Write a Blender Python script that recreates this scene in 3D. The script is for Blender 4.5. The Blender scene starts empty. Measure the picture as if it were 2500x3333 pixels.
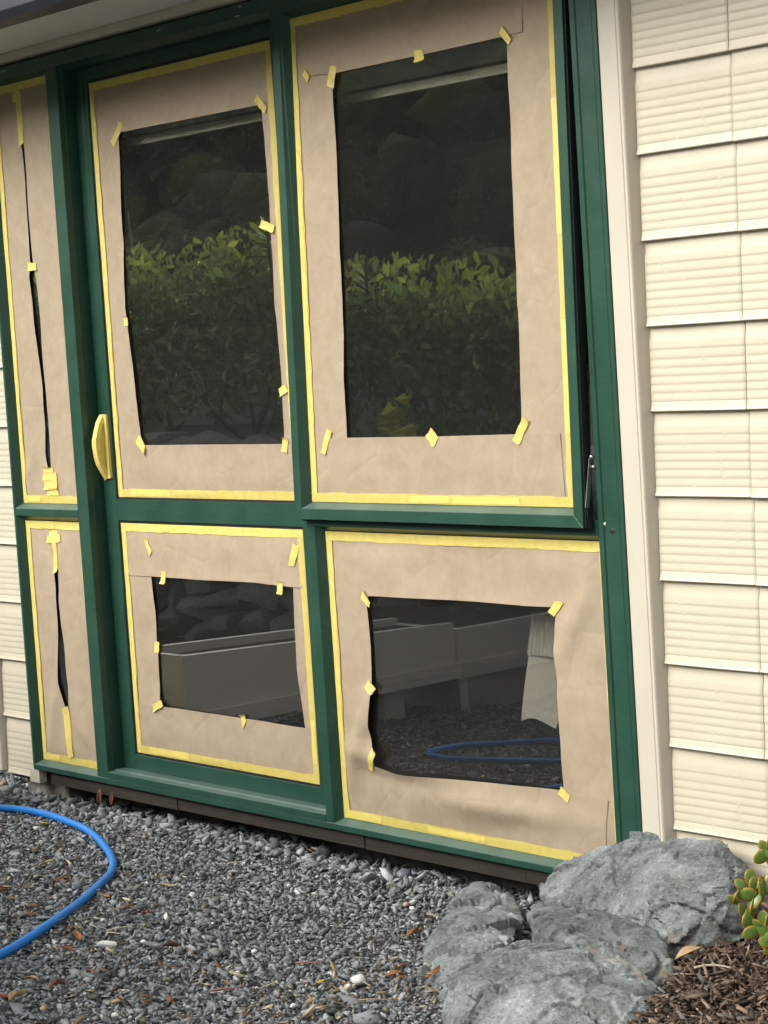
import bpy, bmesh, math, random
import numpy as np
from mathutils import Vector, Matrix, noise

random.seed(7); rng = np.random.default_rng(7)
S = bpy.context.scene
COL = S.collection
R_ = math.radians

# ------------------------------------------------------------------ camera
cam = bpy.data.cameras.new('camera'); camo = bpy.data.objects.new('camera', cam); COL.objects.link(camo)
CAMR = [[0.648274, 0.758713, -0.063993], [0.017239, -0.09865, -0.994973], [-0.761212, 0.643912, -0.077032]]   # rows: right, down, forward
mr, md, mf = (Vector(v) for v in CAMR)
camo.matrix_world = Matrix(((mr.x, -md.x, -mf.x, 0.0), (mr.y, -md.y, -mf.y, -3.5), (mr.z, -md.z, -mf.z, 1.33), (0, 0, 0, 1)))
cam.sensor_fit = 'VERTICAL'; cam.sensor_height = 24.0; cam.lens = 24.0 * 7130.0 / 3333.0
cam.clip_start = 0.05; cam.clip_end = 2000
S.camera = camo

# ------------------------------------------------------------------ world, sun, exposure
SUN_EL, SUN_AZ = R_(36), R_(200)       # azimuth clockwise from +Y
w = bpy.data.worlds.new('World'); S.world = w; w.use_nodes = True
nt = w.node_tree; bgn = nt.nodes['Background']
sky = nt.nodes.new('ShaderNodeTexSky'); sky.sky_type = 'NISHITA'; sky.sun_disc = False
sky.sun_elevation = SUN_EL; sky.sun_rotation = SUN_AZ
sky.air_density = 1.0; sky.dust_density = 4.0; sky.ozone_density = 1.0
hs = nt.nodes.new('ShaderNodeHueSaturation'); hs.inputs['Saturation'].default_value = 0.22
nt.links.new(sky.outputs[0], hs.inputs['Color']); nt.links.new(hs.outputs[0], bgn.inputs['Color'])
bgn.inputs['Strength'].default_value = 0.15
sun = bpy.data.lights.new('sun', 'SUN'); sun.energy = 0.72; sun.angle = R_(40); sun.color = (1.0, 0.95, 0.87)
suno = bpy.data.objects.new('sun', sun); COL.objects.link(suno)
sd = Vector((math.sin(SUN_AZ) * math.cos(SUN_EL), math.cos(SUN_AZ) * math.cos(SUN_EL), math.sin(SUN_EL)))
suno.rotation_euler = sd.to_track_quat('Z', 'Y').to_euler()
S.view_settings.view_transform = 'Standard'; S.view_settings.look = 'None'
S.view_settings.gamma = 1.0; S.view_settings.use_curve_mapping = False
S.view_settings.exposure = 1.18
S.cycles.max_bounces = 10; S.cycles.transparent_max_bounces = 24; S.cycles.glossy_bounces = 6
S.cycles.caustics_reflective = False; S.cycles.caustics_refractive = False

# ------------------------------------------------------------------ measured shapes (metres, on their own planes)
PANE={'side_up':{'slit':[[(-5.743,1.9869),(-5.7404,1.9534),(-5.7357,1.8034),(-5.7374,1.6311),(-5.7499,1.5968),(-5.7436,1.4566),(-5.7316,1.3553),(-5.7242,1.2597),(-5.7313,1.1362),(-5.7394,1.0573),(-5.7306,1.0149)],[(-5.7272,1.9851),(-5.7271,1.9354),(-5.7248,1.7691),(-5.7193,1.6243),(-5.713,1.5944),(-5.7083,1.4661),(-5.7093,1.3265),(-5.7061,1.2313),(-5.7094,1.1191),(-5.7105,1.015)]],'tape':[[(-5.7451,2.1609),(-5.7162,2.1545),(-5.7246,1.9959),(-5.754,1.9842)],[(-5.7637,2.1578),(-5.7332,2.1622),(-5.7343,2.1183),(-5.7642,2.1187)],[(-5.7491,1.6386),(-5.6998,1.6352),(-5.7031,1.6121),(-5.7495,1.6141)],[(-5.752,1.0175),(-5.6995,1.0182),(-5.6976,1.0021),(-5.7529,1.0034)],[(-5.7555,1.0039),(-5.6841,1.005),(-5.6805,0.9825),(-5.7656,0.9783)],[(-5.7553,0.9793),(-5.6816,0.9853),(-5.6827,0.9516),(-5.759,0.95)],[(-5.7443,0.9524),(-5.6804,0.9572),(-5.6801,0.9333),(-5.7472,0.932)]]},'side_lo':{'slit':[[(-5.7328,0.6939),(-5.7329,0.6255),(-5.7358,0.5455),(-5.7606,0.4294),(-5.764,0.3601),(-5.7469,0.3155),(-5.7308,0.2795)],[(-5.7082,0.6965),(-5.717,0.6035),(-5.714,0.5125),(-5.7134,0.404),(-5.708,0.3301),(-5.7089,0.2854)]],'tape':[[(-5.747,0.829),(-5.6993,0.8301),(-5.7009,0.8117),(-5.7486,0.8105)],[(-5.7592,0.8102),(-5.6831,0.815),(-5.6828,0.791),(-5.7627,0.7859)],[(-5.7277,0.7897),(-5.7041,0.789),(-5.7051,0.6997),(-5.7297,0.6931)],[(-5.7417,0.2769),(-5.7024,0.2868),(-5.7031,0.1311),(-5.7318,0.1209)]]},'door_up':{'open':[[(-5.2782,1.9775),(-5.2775,1.947),(-5.2838,1.8265),(-5.2922,1.6687),(-5.3056,1.4787),(-5.2932,1.3905),(-5.2806,1.2672),(-5.2722,1.1119),(-5.2716,1.0797)],[(-4.604,1.9716),(-4.6025,1.9642),(-4.5971,1.8333),(-4.5961,1.6638),(-4.6009,1.4408),(-4.5988,1.4093),(-4.5961,1.2673),(-4.5995,1.1052),(-4.6048,1.0791)],[(-5.3168,1.9751),(-5.2502,1.9743),(-4.6137,1.9713),(-4.5771,1.9769),(-4.5375,1.9763)],[(-5.3146,1.0789),(-5.2716,1.0797),(-4.6048,1.0791),(-4.5611,1.0779)]],'edge':[[(-5.3242,2.0998),(-5.3224,2.0416),(-5.3168,1.9751)]],'tape':[[(-5.265,2.0059),(-5.2412,1.9994),(-5.2982,1.935),(-5.313,1.9535)],[(-4.6105,1.9999),(-4.5763,1.9619),(-4.5884,1.9466),(-4.6284,1.9843)],[(-4.631,1.6755),(-4.5771,1.655),(-4.5856,1.6363),(-4.6373,1.6551)],[(-5.3117,1.4539),(-5.29,1.4517),(-5.2887,1.425),(-5.3123,1.4272)],[(-4.6102,1.226),(-4.5794,1.2374),(-4.5696,1.2176),(-4.6032,1.2027)],[(-5.296,1.089),(-5.2722,1.1119),(-5.2443,1.0715),(-5.254,1.0475)],[(-4.6043,1.0979),(-4.583,1.0952),(-4.5897,1.0559),(-4.6111,1.0584)]]},'door_lo':{'open':[[(-5.2711,0.6981),(-5.2619,0.5994),(-5.2701,0.5121),(-5.2661,0.4688),(-5.27,0.3323),(-5.2502,0.3176)],[(-4.6026,0.6958),(-4.6101,0.5531),(-4.6108,0.4729),(-4.5941,0.3161)],[(-5.3981,0.6969),(-5.2711,0.6981),(-5.016,0.6983),(-4.774,0.7011),(-4.6026,0.6958),(-4.555,0.6944)],[(-5.3939,0.3163),(-5.2502,0.3176),(-4.8601,0.3173),(-4.5941,0.3161),(-4.5638,0.3165)]],'tape':[[(-5.2939,0.8094),(-5.2795,0.8108),(-5.2542,0.7716),(-5.2675,0.7561)],[(-4.5898,0.8141),(-4.565,0.8079),(-4.5901,0.7525),(-4.6147,0.7541)],[(-5.2162,0.7159),(-5.1928,0.7167),(-5.2003,0.6789),(-5.2215,0.6807)],[(-4.664,0.7107),(-4.6387,0.7118),(-4.6469,0.6739),(-4.672,0.6752)],[(-5.2763,0.5073),(-5.2519,0.5067),(-5.2616,0.4746),(-5.2822,0.4759)],[(-5.3085,0.3208),(-5.26,0.3369),(-5.2502,0.3176),(-5.3,0.298)],[(-4.8807,0.3243),(-4.8601,0.3318),(-4.8541,0.31),(-4.8703,0.2877)]]},'awn':{'open':[[(-4.2467,-0.2029),(-4.2484,-0.2438),(-4.2498,-0.4359),(-4.2525,-0.6658),(-4.2527,-0.7854),(-4.2591,-0.968),(-4.2582,-1.1124)],[(-3.6157,-0.2045),(-3.6229,-0.2909),(-3.6229,-0.458),(-3.6223,-0.6259),(-3.6251,-0.8192),(-3.6229,-0.8337),(-3.6231,-0.9861),(-3.6245,-1.1093)],[(-4.3523,-0.1989),(-4.2325,-0.2071),(-3.9196,-0.2077),(-3.6329,-0.2061),(-3.5663,-0.2035)],[(-4.3382,-1.1126),(-4.2582,-1.1124),(-3.928,-1.1121),(-3.6245,-1.1093),(-3.5035,-1.1089)]],'edge':[[(-4.3552,-0.0727),(-4.3517,-0.1241),(-4.3523,-0.1989)],[(-3.5649,-0.1419),(-3.5645,-0.1749),(-3.5663,-0.2035)],[(-4.3382,-1.1126),(-4.3488,-1.1731),(-4.3451,-1.2511)],[(-3.5035,-1.1089),(-3.5025,-1.1733),(-3.4966,-1.2436)]],'tape':[[(-4.3484,-0.1777),(-4.3313,-0.1985),(-4.3454,-0.216),(-4.3646,-0.1917)],[(-4.2513,-0.1863),(-4.2268,-0.1906),(-4.241,-0.2425),(-4.269,-0.2356)],[(-3.9354,-0.1946),(-3.9043,-0.1968),(-3.9,-0.2213),(-3.934,-0.2231)],[(-3.6264,-0.18),(-3.5987,-0.2132),(-3.6111,-0.2272),(-3.6385,-0.199)],[(-4.334,-1.0872),(-4.3138,-1.0955),(-4.3452,-1.1551),(-4.3636,-1.1494)],[(-3.9325,-1.0898),(-3.9089,-1.1154),(-3.9276,-1.1366),(-3.9492,-1.1093)],[(-3.616,-1.0699),(-3.5953,-1.0779),(-3.6322,-1.134),(-3.6549,-1.124)]]},'low_r':{'open':[[(-4.2405,0.6948),(-4.2523,0.6641),(-4.2494,0.5618),(-4.2539,0.4472),(-4.2638,0.4006),(-4.272,0.3539),(-4.2648,0.3201),(-4.2499,0.2756),(-4.2516,0.2582)],[(-3.5752,0.6985),(-3.5798,0.6776),(-3.5894,0.6046),(-3.5834,0.5272),(-3.5832,0.3972),(-3.582,0.2773)],[(-4.2405,0.6948),(-4.0075,0.6974),(-3.8473,0.6981),(-3.6721,0.6962),(-3.5752,0.6985)],[(-4.2802,0.254),(-4.2517,0.257),(-4.2191,0.2513),(-4.168,0.2443),(-4.0493,0.2518),(-3.8079,0.2622),(-3.5826,0.2704),(-3.483,0.267),(-3.4427,0.2636)]],'edge':[[(-3.4427,0.2636),(-3.4598,0.2502),(-3.4722,0.2255),(-3.4726,0.2023),(-3.467,0.1566)],[(-4.3786,0.7646),(-4.3447,0.7601),(-4.3099,0.7499),(-4.2604,0.7149)]],'tape':[[(-4.2563,0.7122),(-4.2313,0.6822),(-4.2411,0.663),(-4.2695,0.686)],[(-3.5739,0.715),(-3.5484,0.7101),(-3.5821,0.6759),(-3.6023,0.6867)],[(-4.2621,0.4792),(-4.2336,0.4574),(-4.2484,0.4408),(-4.2744,0.4616)],[(-4.2529,0.3073),(-4.2322,0.295),(-4.2654,0.2407),(-4.2803,0.2468)],[(-3.5875,0.2819),(-3.5617,0.2614),(-3.5703,0.2436),(-3.5987,0.2597)]]}}
ROCK={'A':[(-3.599,-0.014,0.083),(-3.622,-0.045,0.049),(-3.555,-0.005,0.116),(-3.497,-0.011,0.143),(-3.39,0.012,0.189),(-3.321,0.018,0.199),(-3.157,-0.003,0.222),(-3.086,-0.012,0.229),(-2.987,-0.024,0.188),(-2.952,-0.032,0.161),(-3.6,-0.067,0.041),(-3.368,-0.177,0.071),(-3.164,-0.243,0.105),(-3.079,-0.262,0.144),(-2.991,-0.262,0.181),(-2.883,-0.208,0.213),(-3.111,-0.259,0.096),(-3.027,-0.271,0.076),(-2.974,-0.305,0.047),(-2.9,-0.247,0.062),(-2.87,-0.178,0.081),(-3.502,-0.111,-0.001)],'C':[(-3.406,-0.298,0.086),(-3.467,-0.216,0.079),(-3.432,-0.174,0.085),(-3.336,-0.216,0.082),(-3.164,-0.243,0.103),(-3.077,-0.295,0.103),(-2.979,-0.333,0.121),(-2.938,-0.363,0.112),(-2.891,-0.394,0.042),(-2.889,-0.398,-0.01),(-3.002,-0.439,0.116),(-2.925,-0.461,0.074),(-3.1,-0.477,0.115),(-3.236,-0.408,0.09),(-3.283,-0.393,0.031),(-3.121,-0.37,-0.085),(-3.322,-0.298,-0.095),(-3.13,-0.225,-0.076)],'B':[(-3.591,-0.364,0.062),(-3.656,-0.285,0.069),(-3.67,-0.224,0.072),(-3.727,-0.136,0.074),(-3.7,-0.105,0.068),(-3.61,-0.156,0.054),(-3.515,-0.199,0.052),(-3.308,-0.417,0.071),(-3.427,-0.48,0.075),(-3.532,-0.451,0.051),(-3.503,-0.496,0.042),(-3.4,-0.608,0.033),(-3.358,-0.67,0.013),(-3.296,-0.723,-0.008),(-3.251,-0.75,-0.028),(-3.171,-0.732,-0.017),(-3.278,-0.616,0.066),(-3.271,-0.53,0.065),(-3.777,-0.14,-0.114),(-3.601,-0.166,-0.129)],'D':[(-3.212,-0.69,0.086),(-3.23,-0.632,0.101),(-3.188,-0.504,0.111),(-3.083,-0.426,0.109),(-3.029,-0.425,0.106),(-2.907,-0.485,0.088),(-2.834,-0.476,0.086),(-2.772,-0.532,0.051),(-2.704,-0.564,0.021),(-2.667,-0.605,-0.039),(-2.934,-0.667,0.131),(-3.08,-0.764,0.11),(-3.106,-0.805,0.023),(-3.033,-0.882,-0.044),(-2.841,-0.762,0.111),(-2.737,-0.762,-0.012),(-2.863,-0.864,-0.012),(-2.804,-0.625,0.102),(-3.298,-0.578,-0.068),(-2.993,-0.372,-0.06)]}
HOSE_A=[(-5.808,-0.344,0.017),(-5.78,-0.266,0.017),(-5.733,-0.231,0.017),(-5.662,-0.21,0.017),(-5.509,-0.198,0.017),(-5.362,-0.206,0.017),(-5.209,-0.242,0.017),(-5.042,-0.306,0.017),(-4.868,-0.388,0.017),(-4.773,-0.443,0.017),(-4.698,-0.508,0.017),(-4.629,-0.591,0.017),(-4.549,-0.697,0.017),(-4.441,-0.809,0.017),(-4.376,-0.909,0.017),(-4.331,-1.002,0.017),(-4.292,-1.081,0.017),(-4.261,-1.162,0.017),(-4.21,-1.267,0.017)]
HOSE_B=[(-4.813,-1.339,0.015),(-4.957,-1.305,0.015),(-5.124,-1.199,0.015),(-5.193,-1.116,0.015),(-5.221,-1.035,0.015),(-5.211,-0.978,0.015),(-5.163,-0.945,0.015),(-5.072,-0.938,0.015),(-4.979,-0.966,0.015),(-4.905,-0.991,0.015),(-4.826,-1.038,0.015),(-4.741,-1.098,0.015),(-4.649,-1.169,0.015)]
JADE=[((-2.7483,-0.3272,0.2278),0.0339,(0.778,0.627,0.037),0.9),((-2.7423,-0.3165,0.2567),0.0305,(-0.07,-0.084,0.994),0.6),((-2.7371,-0.3122,0.241),0.0322,(0.073,-0.091,0.993),0.9),((-2.7536,-0.3313,0.2452),0.0254,(-0.478,-0.542,0.691),0.5),((-2.7619,-0.3443,0.2182),0.0254,(-0.509,-0.656,0.557),0.6),((-2.7522,-0.3354,0.1971),0.0254,(-0.1,-0.06,0.993),0.5),((-2.7448,-0.3285,0.1812),0.0322,(-0.01,-0.189,-0.982),0.5),((-2.7383,-0.324,0.1553),0.0322,(-0.447,-0.856,-0.26),0.9),((-2.7333,-0.3072,0.2457),0.022,(0.309,0.465,0.83),0.4),((-2.7271,-0.3008,0.2384),0.0373,(-0.103,0.057,0.993),0.3),((-2.7582,-0.3391,0.2246),0.0271,(-0.235,-0.327,-0.915),0.3),((-2.7355,-0.3135,0.2156),0.0339,(-0.433,-0.538,-0.724),0.3),((-2.738,-0.318,0.2024),0.0305,(-0.069,-0.139,-0.988),0.3),((-2.7258,-0.3087,0.1591),0.0322,(0.679,0.567,-0.466),0.7),((-2.7244,-0.3051,0.1758),0.0322,(0.044,-0.067,0.997),0.8),((-2.7194,-0.2995,0.1737),0.0288,(0.125,0.204,0.971),0.5),((-2.7308,-0.3138,0.1664),0.0254,(-0.447,-0.566,0.692),0.6),((-2.7228,-0.3066,0.1471),0.0254,(-0.066,-0.254,-0.965),0.5),((-2.7175,-0.299,0.1583),0.0288,(0.737,0.61,0.29),0.9),((-2.7193,-0.3043,0.1316),0.0288,(-0.491,-0.77,0.408),0.8),((-2.7147,-0.3002,0.121),0.0271,(-0.425,-0.693,-0.583),0.6),((-2.7282,-0.2946,0.3008),0.0339,(-0.331,-0.756,-0.565),0.9),((-2.7268,-0.2912,0.3158),0.0237,(-0.279,-0.343,0.897),0.6),((-2.7204,-0.2828,0.3219),0.0271,(0.125,0.204,0.971),0.5),((-2.7217,-0.2863,0.3068),0.0322,(0.719,0.685,0.118),0.7),((-2.7177,-0.2831,0.293),0.0288,(0.397,0.243,-0.885),0.6),((-2.718,-0.2889,0.2476),0.0339,(0.339,0.439,0.832),0.5),((-2.7144,-0.2867,0.2304),0.0322,(0.758,0.651,-0.051),0.8),((-2.715,-0.291,0.2001),0.0288,(0.565,0.466,-0.681),0.6)]
ANG=0.023037
LEAVES=[((-5.538, 0.011), 0.05, 'brown', 'large brown teardrop leaf standing upright under the green sill', 1), ((-5.475, 0.039), 0.04, 'brown', 'smaller brown leaf standing under the sill beside the larger one', 1), ((-5.389, -0.29), 0.025, 'yellow', 'small bright yellow leaf on gravel inside the hose loop', 0), ((-4.957, -0.548), 0.045, 'tan', 'long tan dry leaf lying inside the hose loop', 0), ((-4.58, -0.816), 0.03, 'orange', 'small orange-brown leaf on gravel left of the blue hose', 0), ((-4.243, -0.908), 0.05, 'orange', 'orange curled leaf on gravel right of the hose near the frame bottom', 0), ((-4.283, -0.693), 0.04, 'red', 'red-brown crumpled leaf in middle of the gravel above a yellow petal', 0), ((-3.954, -1.14), 0.05, 'brown', 'crumpled brown leaf ball on gravel in the lower left', 0), ((-3.943, -1.24), 0.06, 'tan', 'long brown curled leaf at the bottom left corner of the gravel', 0), ((-3.971, -1.262), 0.05, 'red', 'reddish dry leaf at the extreme bottom left edge', 0), ((-4.178, -0.976), 0.04, 'red', 'reddish-brown folded leaf just below the blue hose end', 0), ((-4.399, -0.989), 0.035, 'tan', 'yellowish-brown leaf touching the lower run of the blue hose', 0), ((-3.518, -0.777), 0.03, 'yellow', 'yellow torn leaf left of the big white pebble', 0), ((-3.42, -0.883), 0.04, 'tan', 'pale yellow-tan leaf at bottom centre of the gravel', 0), ((-3.435, -0.648), 0.045, 'orange', 'orange-brown bark flake beside the left boulder foot', 0), ((-4.21, -0.746), 0.012, 'yellow', 'tiny yellow petal on gravel below the red-brown leaf', 0), ((-4.518, -0.648), 0.04, 'orange', 'orange-brown leaf scrap right of the hose bend', 0), ((-3.993, -0.821), 0.05, 'darkbrown', 'dark brown curled bark strip on gravel near centre bottom', 0), ((-4.045, -1.15), 0.045, 'tan', 'tan leaf with pale stalk in the lower left gravel', 0)]
PEBBLES=[((-3.467, -0.718), 0.028, 'white', 'largest white pebble on the gravel near the boulders'), ((-3.457, -0.753), 0.011, 'white', 'small white pebble touching left of the largest white pebble'), ((-3.717, -0.843), 0.009, 'white', 'small white pebble in the centre bottom of the gravel, alone'), ((-3.861, -0.244), 0.013, 'pink', 'pale pink pebble near the left boulder top'), ((-3.827, -0.255), 0.012, 'white', 'white pebble right beside the pale pink pebble'), ((-4.098, -0.825), 0.011, 'white', 'white pebble just below the tiny yellow petal'), ((-4.007, -0.995), 0.012, 'white', 'white chunky pebble below the orange curled leaf'), ((-3.687, -1.174), 0.014, 'white', 'white pebble at the very bottom edge of the photo'), ((-3.89, -0.777), 0.024, 'grey', 'smooth round light grey pebble on the gravel'), ((-4.652, -0.669), 0.01, 'white', 'white pebble just left of the hose bend'), ((-4.34, -0.774), 0.01, 'white', 'white pebble right of the hose above the straw'), ((-4.227, -0.307), 0.01, 'white', 'white pebble in the gravel nearest the middle of the sill'), ((-3.83, -0.714), 0.012, 'white', 'flat white pebble right of the round grey pebble'), ((-3.433, -0.916), 0.012, 'white', 'white pebble beside the pale yellow-tan leaf'), ((-4.131, -0.9), 0.024, 'white', 'long thin white stone below the straw'), ((-4.172, 0.013), 0.034, 'blue', 'big angular blue-grey stone against the timber below the frame'), ((-4.526, -0.107), 0.026, 'blue', 'angular grey stone standing in the gravel left of centre sill'), ((-5.974, -0.068), 0.035, 'grey', 'large smooth grey cobble at the left edge by the house corner'), ((-5.935, -0.052), 0.03, 'grey', 'rounded grey cobble touching the concrete foundation'), ((-5.805, -0.025), 0.026, 'grey', 'rounded grey stone in front of the concrete foundation'), ((-6.117, 0.04), 0.03, 'blue', 'dark slate stone left of the concrete foundation'), ((-5.684, -0.132), 0.03, 'blue', 'flat slate chip above the blue hose'), ((-6.189, 0.046), 0.035, 'tan', 'flat tan stone below the corner of the cream cladding')]
TWIGS=[((-4.439, -0.328), 0.05, 100, 'tan', 'thin upright straw on gravel nearest the door sill'), ((-3.635, -0.714), 0.06, -20, 'pinkish', 'pinkish-brown twig on gravel in bottom centre'), ((-3.318, -0.792), 0.08, -15, 'tan', 'long tan twig at the foot of the front boulder'), ((-4.218, -0.804), 0.07, 20, 'straw', 'pale straw lying right of the blue hose'), ((-4.185, -0.84), 0.06, -35, 'straw', 'crossed pale straw below the other straw'), ((-3.923, -0.817), 0.06, -75, 'orange', 'rusty twig left of the round grey pebble'), ((-4.283, -0.835), 0.05, -60, 'straw', 'short straw nearest the hose'), ((-4.529, -0.242), 0.05, 5, 'straw', 'pale horizontal stalk in the middle of the gravel'), ((-3.628, -0.938), 0.07, 0, 'pinkish', 'red-brown twig at bottom left of centre'), ((-5.018, -0.194), 0.07, 25, 'tan', 'thin brown stalk on gravel under the door')]


# ------------------------------------------------------------------ helpers
def tag(o, label=None, cat=None, group=None, kind=None):
    if label: o['label'] = label
    if cat: o['category'] = cat
    if group: o['group'] = group
    if kind: o['kind'] = kind
    return o

def empty(name, loc=(0, 0, 0), rot=(0, 0, 0)):
    o = bpy.data.objects.new(name, None); COL.objects.link(o)
    o.location = loc; o.rotation_euler = rot; o.empty_display_size = 0.1
    return o

def mobj(name, verts, faces, mat, parent=None, smooth=False):
    me = bpy.data.meshes.new(name)
    me.from_pydata([tuple(v) for v in verts], [], [tuple(f) for f in faces])
    me.validate()
    if smooth: me.shade_smooth()
    if mat: me.materials.append(mat)
    o = bpy.data.objects.new(name, me); COL.objects.link(o)
    if parent: o.parent = parent
    return o

def bmobj(name, bm, mat, parent=None, smooth=False):
    me = bpy.data.meshes.new(name); bmesh.ops.recalc_face_normals(bm, faces=bm.faces)
    bm.to_mesh(me); bm.free()
    if smooth: me.shade_smooth()
    if mat: me.materials.append(mat)
    o = bpy.data.objects.new(name, me); COL.objects.link(o)
    if parent: o.parent = parent
    return o

def bevel(bm, w, seg=2, ang=25):
    es = [e for e in bm.edges if len(e.link_faces) == 2 and e.calc_face_angle(0) > R_(ang)]
    if w > 0 and es:
        bmesh.ops.bevel(bm, geom=es, offset=w, offset_type='OFFSET', segments=seg, affect='EDGES', profile=0.5, clamp_overlap=True)

def box(name, x0, x1, y0, y1, z0, z1, mat, parent=None, bev=0.0, seg=2):
    bm = bmesh.new()
    vs = [bm.verts.new(p) for p in [(x0,y0,z0),(x1,y0,z0),(x1,y1,z0),(x0,y1,z0),(x0,y0,z1),(x1,y0,z1),(x1,y1,z1),(x0,y1,z1)]]
    for f in [(0,3,2,1),(4,5,6,7),(0,1,5,4),(1,2,6,5),(2,3,7,6),(3,0,4,7)]: bm.faces.new([vs[i] for i in f])
    bevel(bm, bev, seg)
    return bmobj(name, bm, mat, parent)

def hexa(name, p8, mat, parent=None, bev=0.0, seg=2):
    """8 corners: front quad then back quad, same order"""
    bm = bmesh.new(); vs = [bm.verts.new(p) for p in p8]
    for f in [(0,1,2,3),(7,6,5,4),(0,4,5,1),(1,5,6,2),(2,6,7,3),(3,7,4,0)]: bm.faces.new([vs[i] for i in f])
    bevel(bm, bev, seg)
    return bmobj(name, bm, mat, parent)

def prism(name, prof, axis, a, b, mat, parent=None, bev=0.0, seg=2):
    """prof: closed polygon; axis x -> prof is (y,z); axis z -> prof is (x,y)"""
    bm = bmesh.new()
    mk = (lambda p, t: (t, p[0], p[1])) if axis == 'x' else (lambda p, t: (p[0], p[1], t))
    A = [bm.verts.new(mk(p, a)) for p in prof]; B = [bm.verts.new(mk(p, b)) for p in prof]
    n = len(prof)
    bm.faces.new(A); bm.faces.new(B[::-1])
    for i in range(n): bm.faces.new([A[i], B[i], B[(i+1) % n], A[(i+1) % n]])
    bmesh.ops.recalc_face_normals(bm, faces=bm.faces)
    bevel(bm, bev, seg)
    return bmobj(name, bm, mat, parent)

def tube(name, pts, r, mat, parent=None, seg=10, cyclic=False, sub=6, taper=None):
    P = [Vector(p) for p in pts]; out = []
    for i in range(len(P) - 1):
        p0 = P[max(i-1, 0)]; p1 = P[i]; p2 = P[i+1]; p3 = P[min(i+2, len(P)-1)]
        for k in range(sub):
            t = k / sub
            out.append(0.5*((2*p1)+(-p0+p2)*t+(2*p0-5*p1+4*p2-p3)*t*t+(-p0+3*p1-3*p2+p3)*t**3))
    out.append(P[-1])
    V, F = [], []
    up = Vector((0, 0, 1))
    for i, p in enumerate(out):
        d = (out[min(i+1, len(out)-1)] - out[max(i-1, 0)]).normalized()
        u = d.cross(up)
        if u.length < 1e-3: u = Vector((1, 0, 0))
        u.normalize(); v = u.cross(d)
        rr = r * (taper[0] + (taper[1]-taper[0]) * i/(len(out)-1)) if taper else r
        for k in range(seg):
            a = 2*math.pi*k/seg
            V.append(p + u*math.cos(a)*rr + v*math.sin(a)*rr)
    for i in range(len(out)-1):
        for k in range(seg):
            a = i*seg+k; b = i*seg+(k+1) % seg
            F.append((a, b, b+seg, a+seg))
    F.append(tuple(range(seg))[::-1]); F.append(tuple(range((len(out)-1)*seg, len(out)*seg)))
    return mobj(name, V, F, mat, parent, smooth=True)

# ------------------------------------------------------------------ materials
class NT:
    def __init__(s, name):
        s.m = bpy.data.materials.new(name); s.m.use_nodes = True
        s.t = s.m.node_tree; s.b = s.t.nodes['Principled BSDF']; s.out = s.t.nodes['Material Output']
    def n(s, typ, **kw):
        nd = s.t.nodes.new('ShaderNode' + typ)
        for k, v in kw.items():
            if k.startswith('_'): setattr(nd, k[1:], v)
            else:
                key = k.replace('__', ' ')
                nd.inputs[key].default_value = v
        return nd
    def l(s, a, b): s.t.links.new(a, b)
    def coord(s, kind='Object', scale=(1, 1, 1)):
        tc = s.n('TexCoord'); mp = s.n('Mapping'); mp.inputs['Scale'].default_value = scale
        s.l(tc.outputs[kind], mp.inputs['Vector']); return mp.outputs[0]
    def noise(s, vec, scale, detail=4, rough=.55, dist=0):
        nd = s.n('TexNoise', Scale=scale, Detail=detail, Roughness=rough, Distortion=dist)
        if vec is not None: s.l(vec, nd.inputs['Vector'])
        return nd.outputs['Fac']
    def ramp(s, fac, stops):
        r = s.n('ValToRGB'); e = r.color_ramp.elements
        while len(e) < len(stops): e.new(0.5)
        for i, (p, c) in enumerate(stops):
            e[i].position = p; e[i].color = (*c, 1) if len(c) == 3 else c
        s.l(fac, r.inputs[0]); return r.outputs[0]
    def mix(s, fac, a, b, typ='MIX'):
        m = s.n('Mix', _data_type='RGBA', _blend_type=typ)
        for v, i in ((fac, 0), (a, 6), (b, 7)):
            if hasattr(v, 'is_output'): s.l(v, m.inputs[i])
            else: m.inputs[i].default_value = v if i == 0 else ((*v, 1) if len(v) == 3 else v)
        return m.outputs[2]
    def math(s, op, a, b=0.0, clamp=False):
        m = s.n('Math', _operation=op, _use_clamp=clamp)
        for v, i in ((a, 0), (b, 1)):
            if hasattr(v, 'is_output'): s.l(v, m.inputs[i])
            else: m.inputs[i].default_value = v
        return m.outputs[0]
    def bump(s, h, strength=.3, dist=.002, prev=None):
        b = s.n('Bump', Strength=strength, Distance=dist); s.l(h, b.inputs['Height'])
        if prev is not None: s.l(prev, b.inputs['Normal'])
        s.l(b.outputs[0], s.b.inputs['Normal']); return b.outputs[0]
    def base(s, c):
        if hasattr(c, 'is_output'): s.l(c, s.b.inputs['Base Color'])
        else: s.b.inputs['Base Color'].default_value = (*c, 1)
    def rough(s, r):
        if hasattr(r, 'is_output'): s.l(r, s.b.inputs['Roughness'])
        else: s.b.inputs['Roughness'].default_value = r

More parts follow.
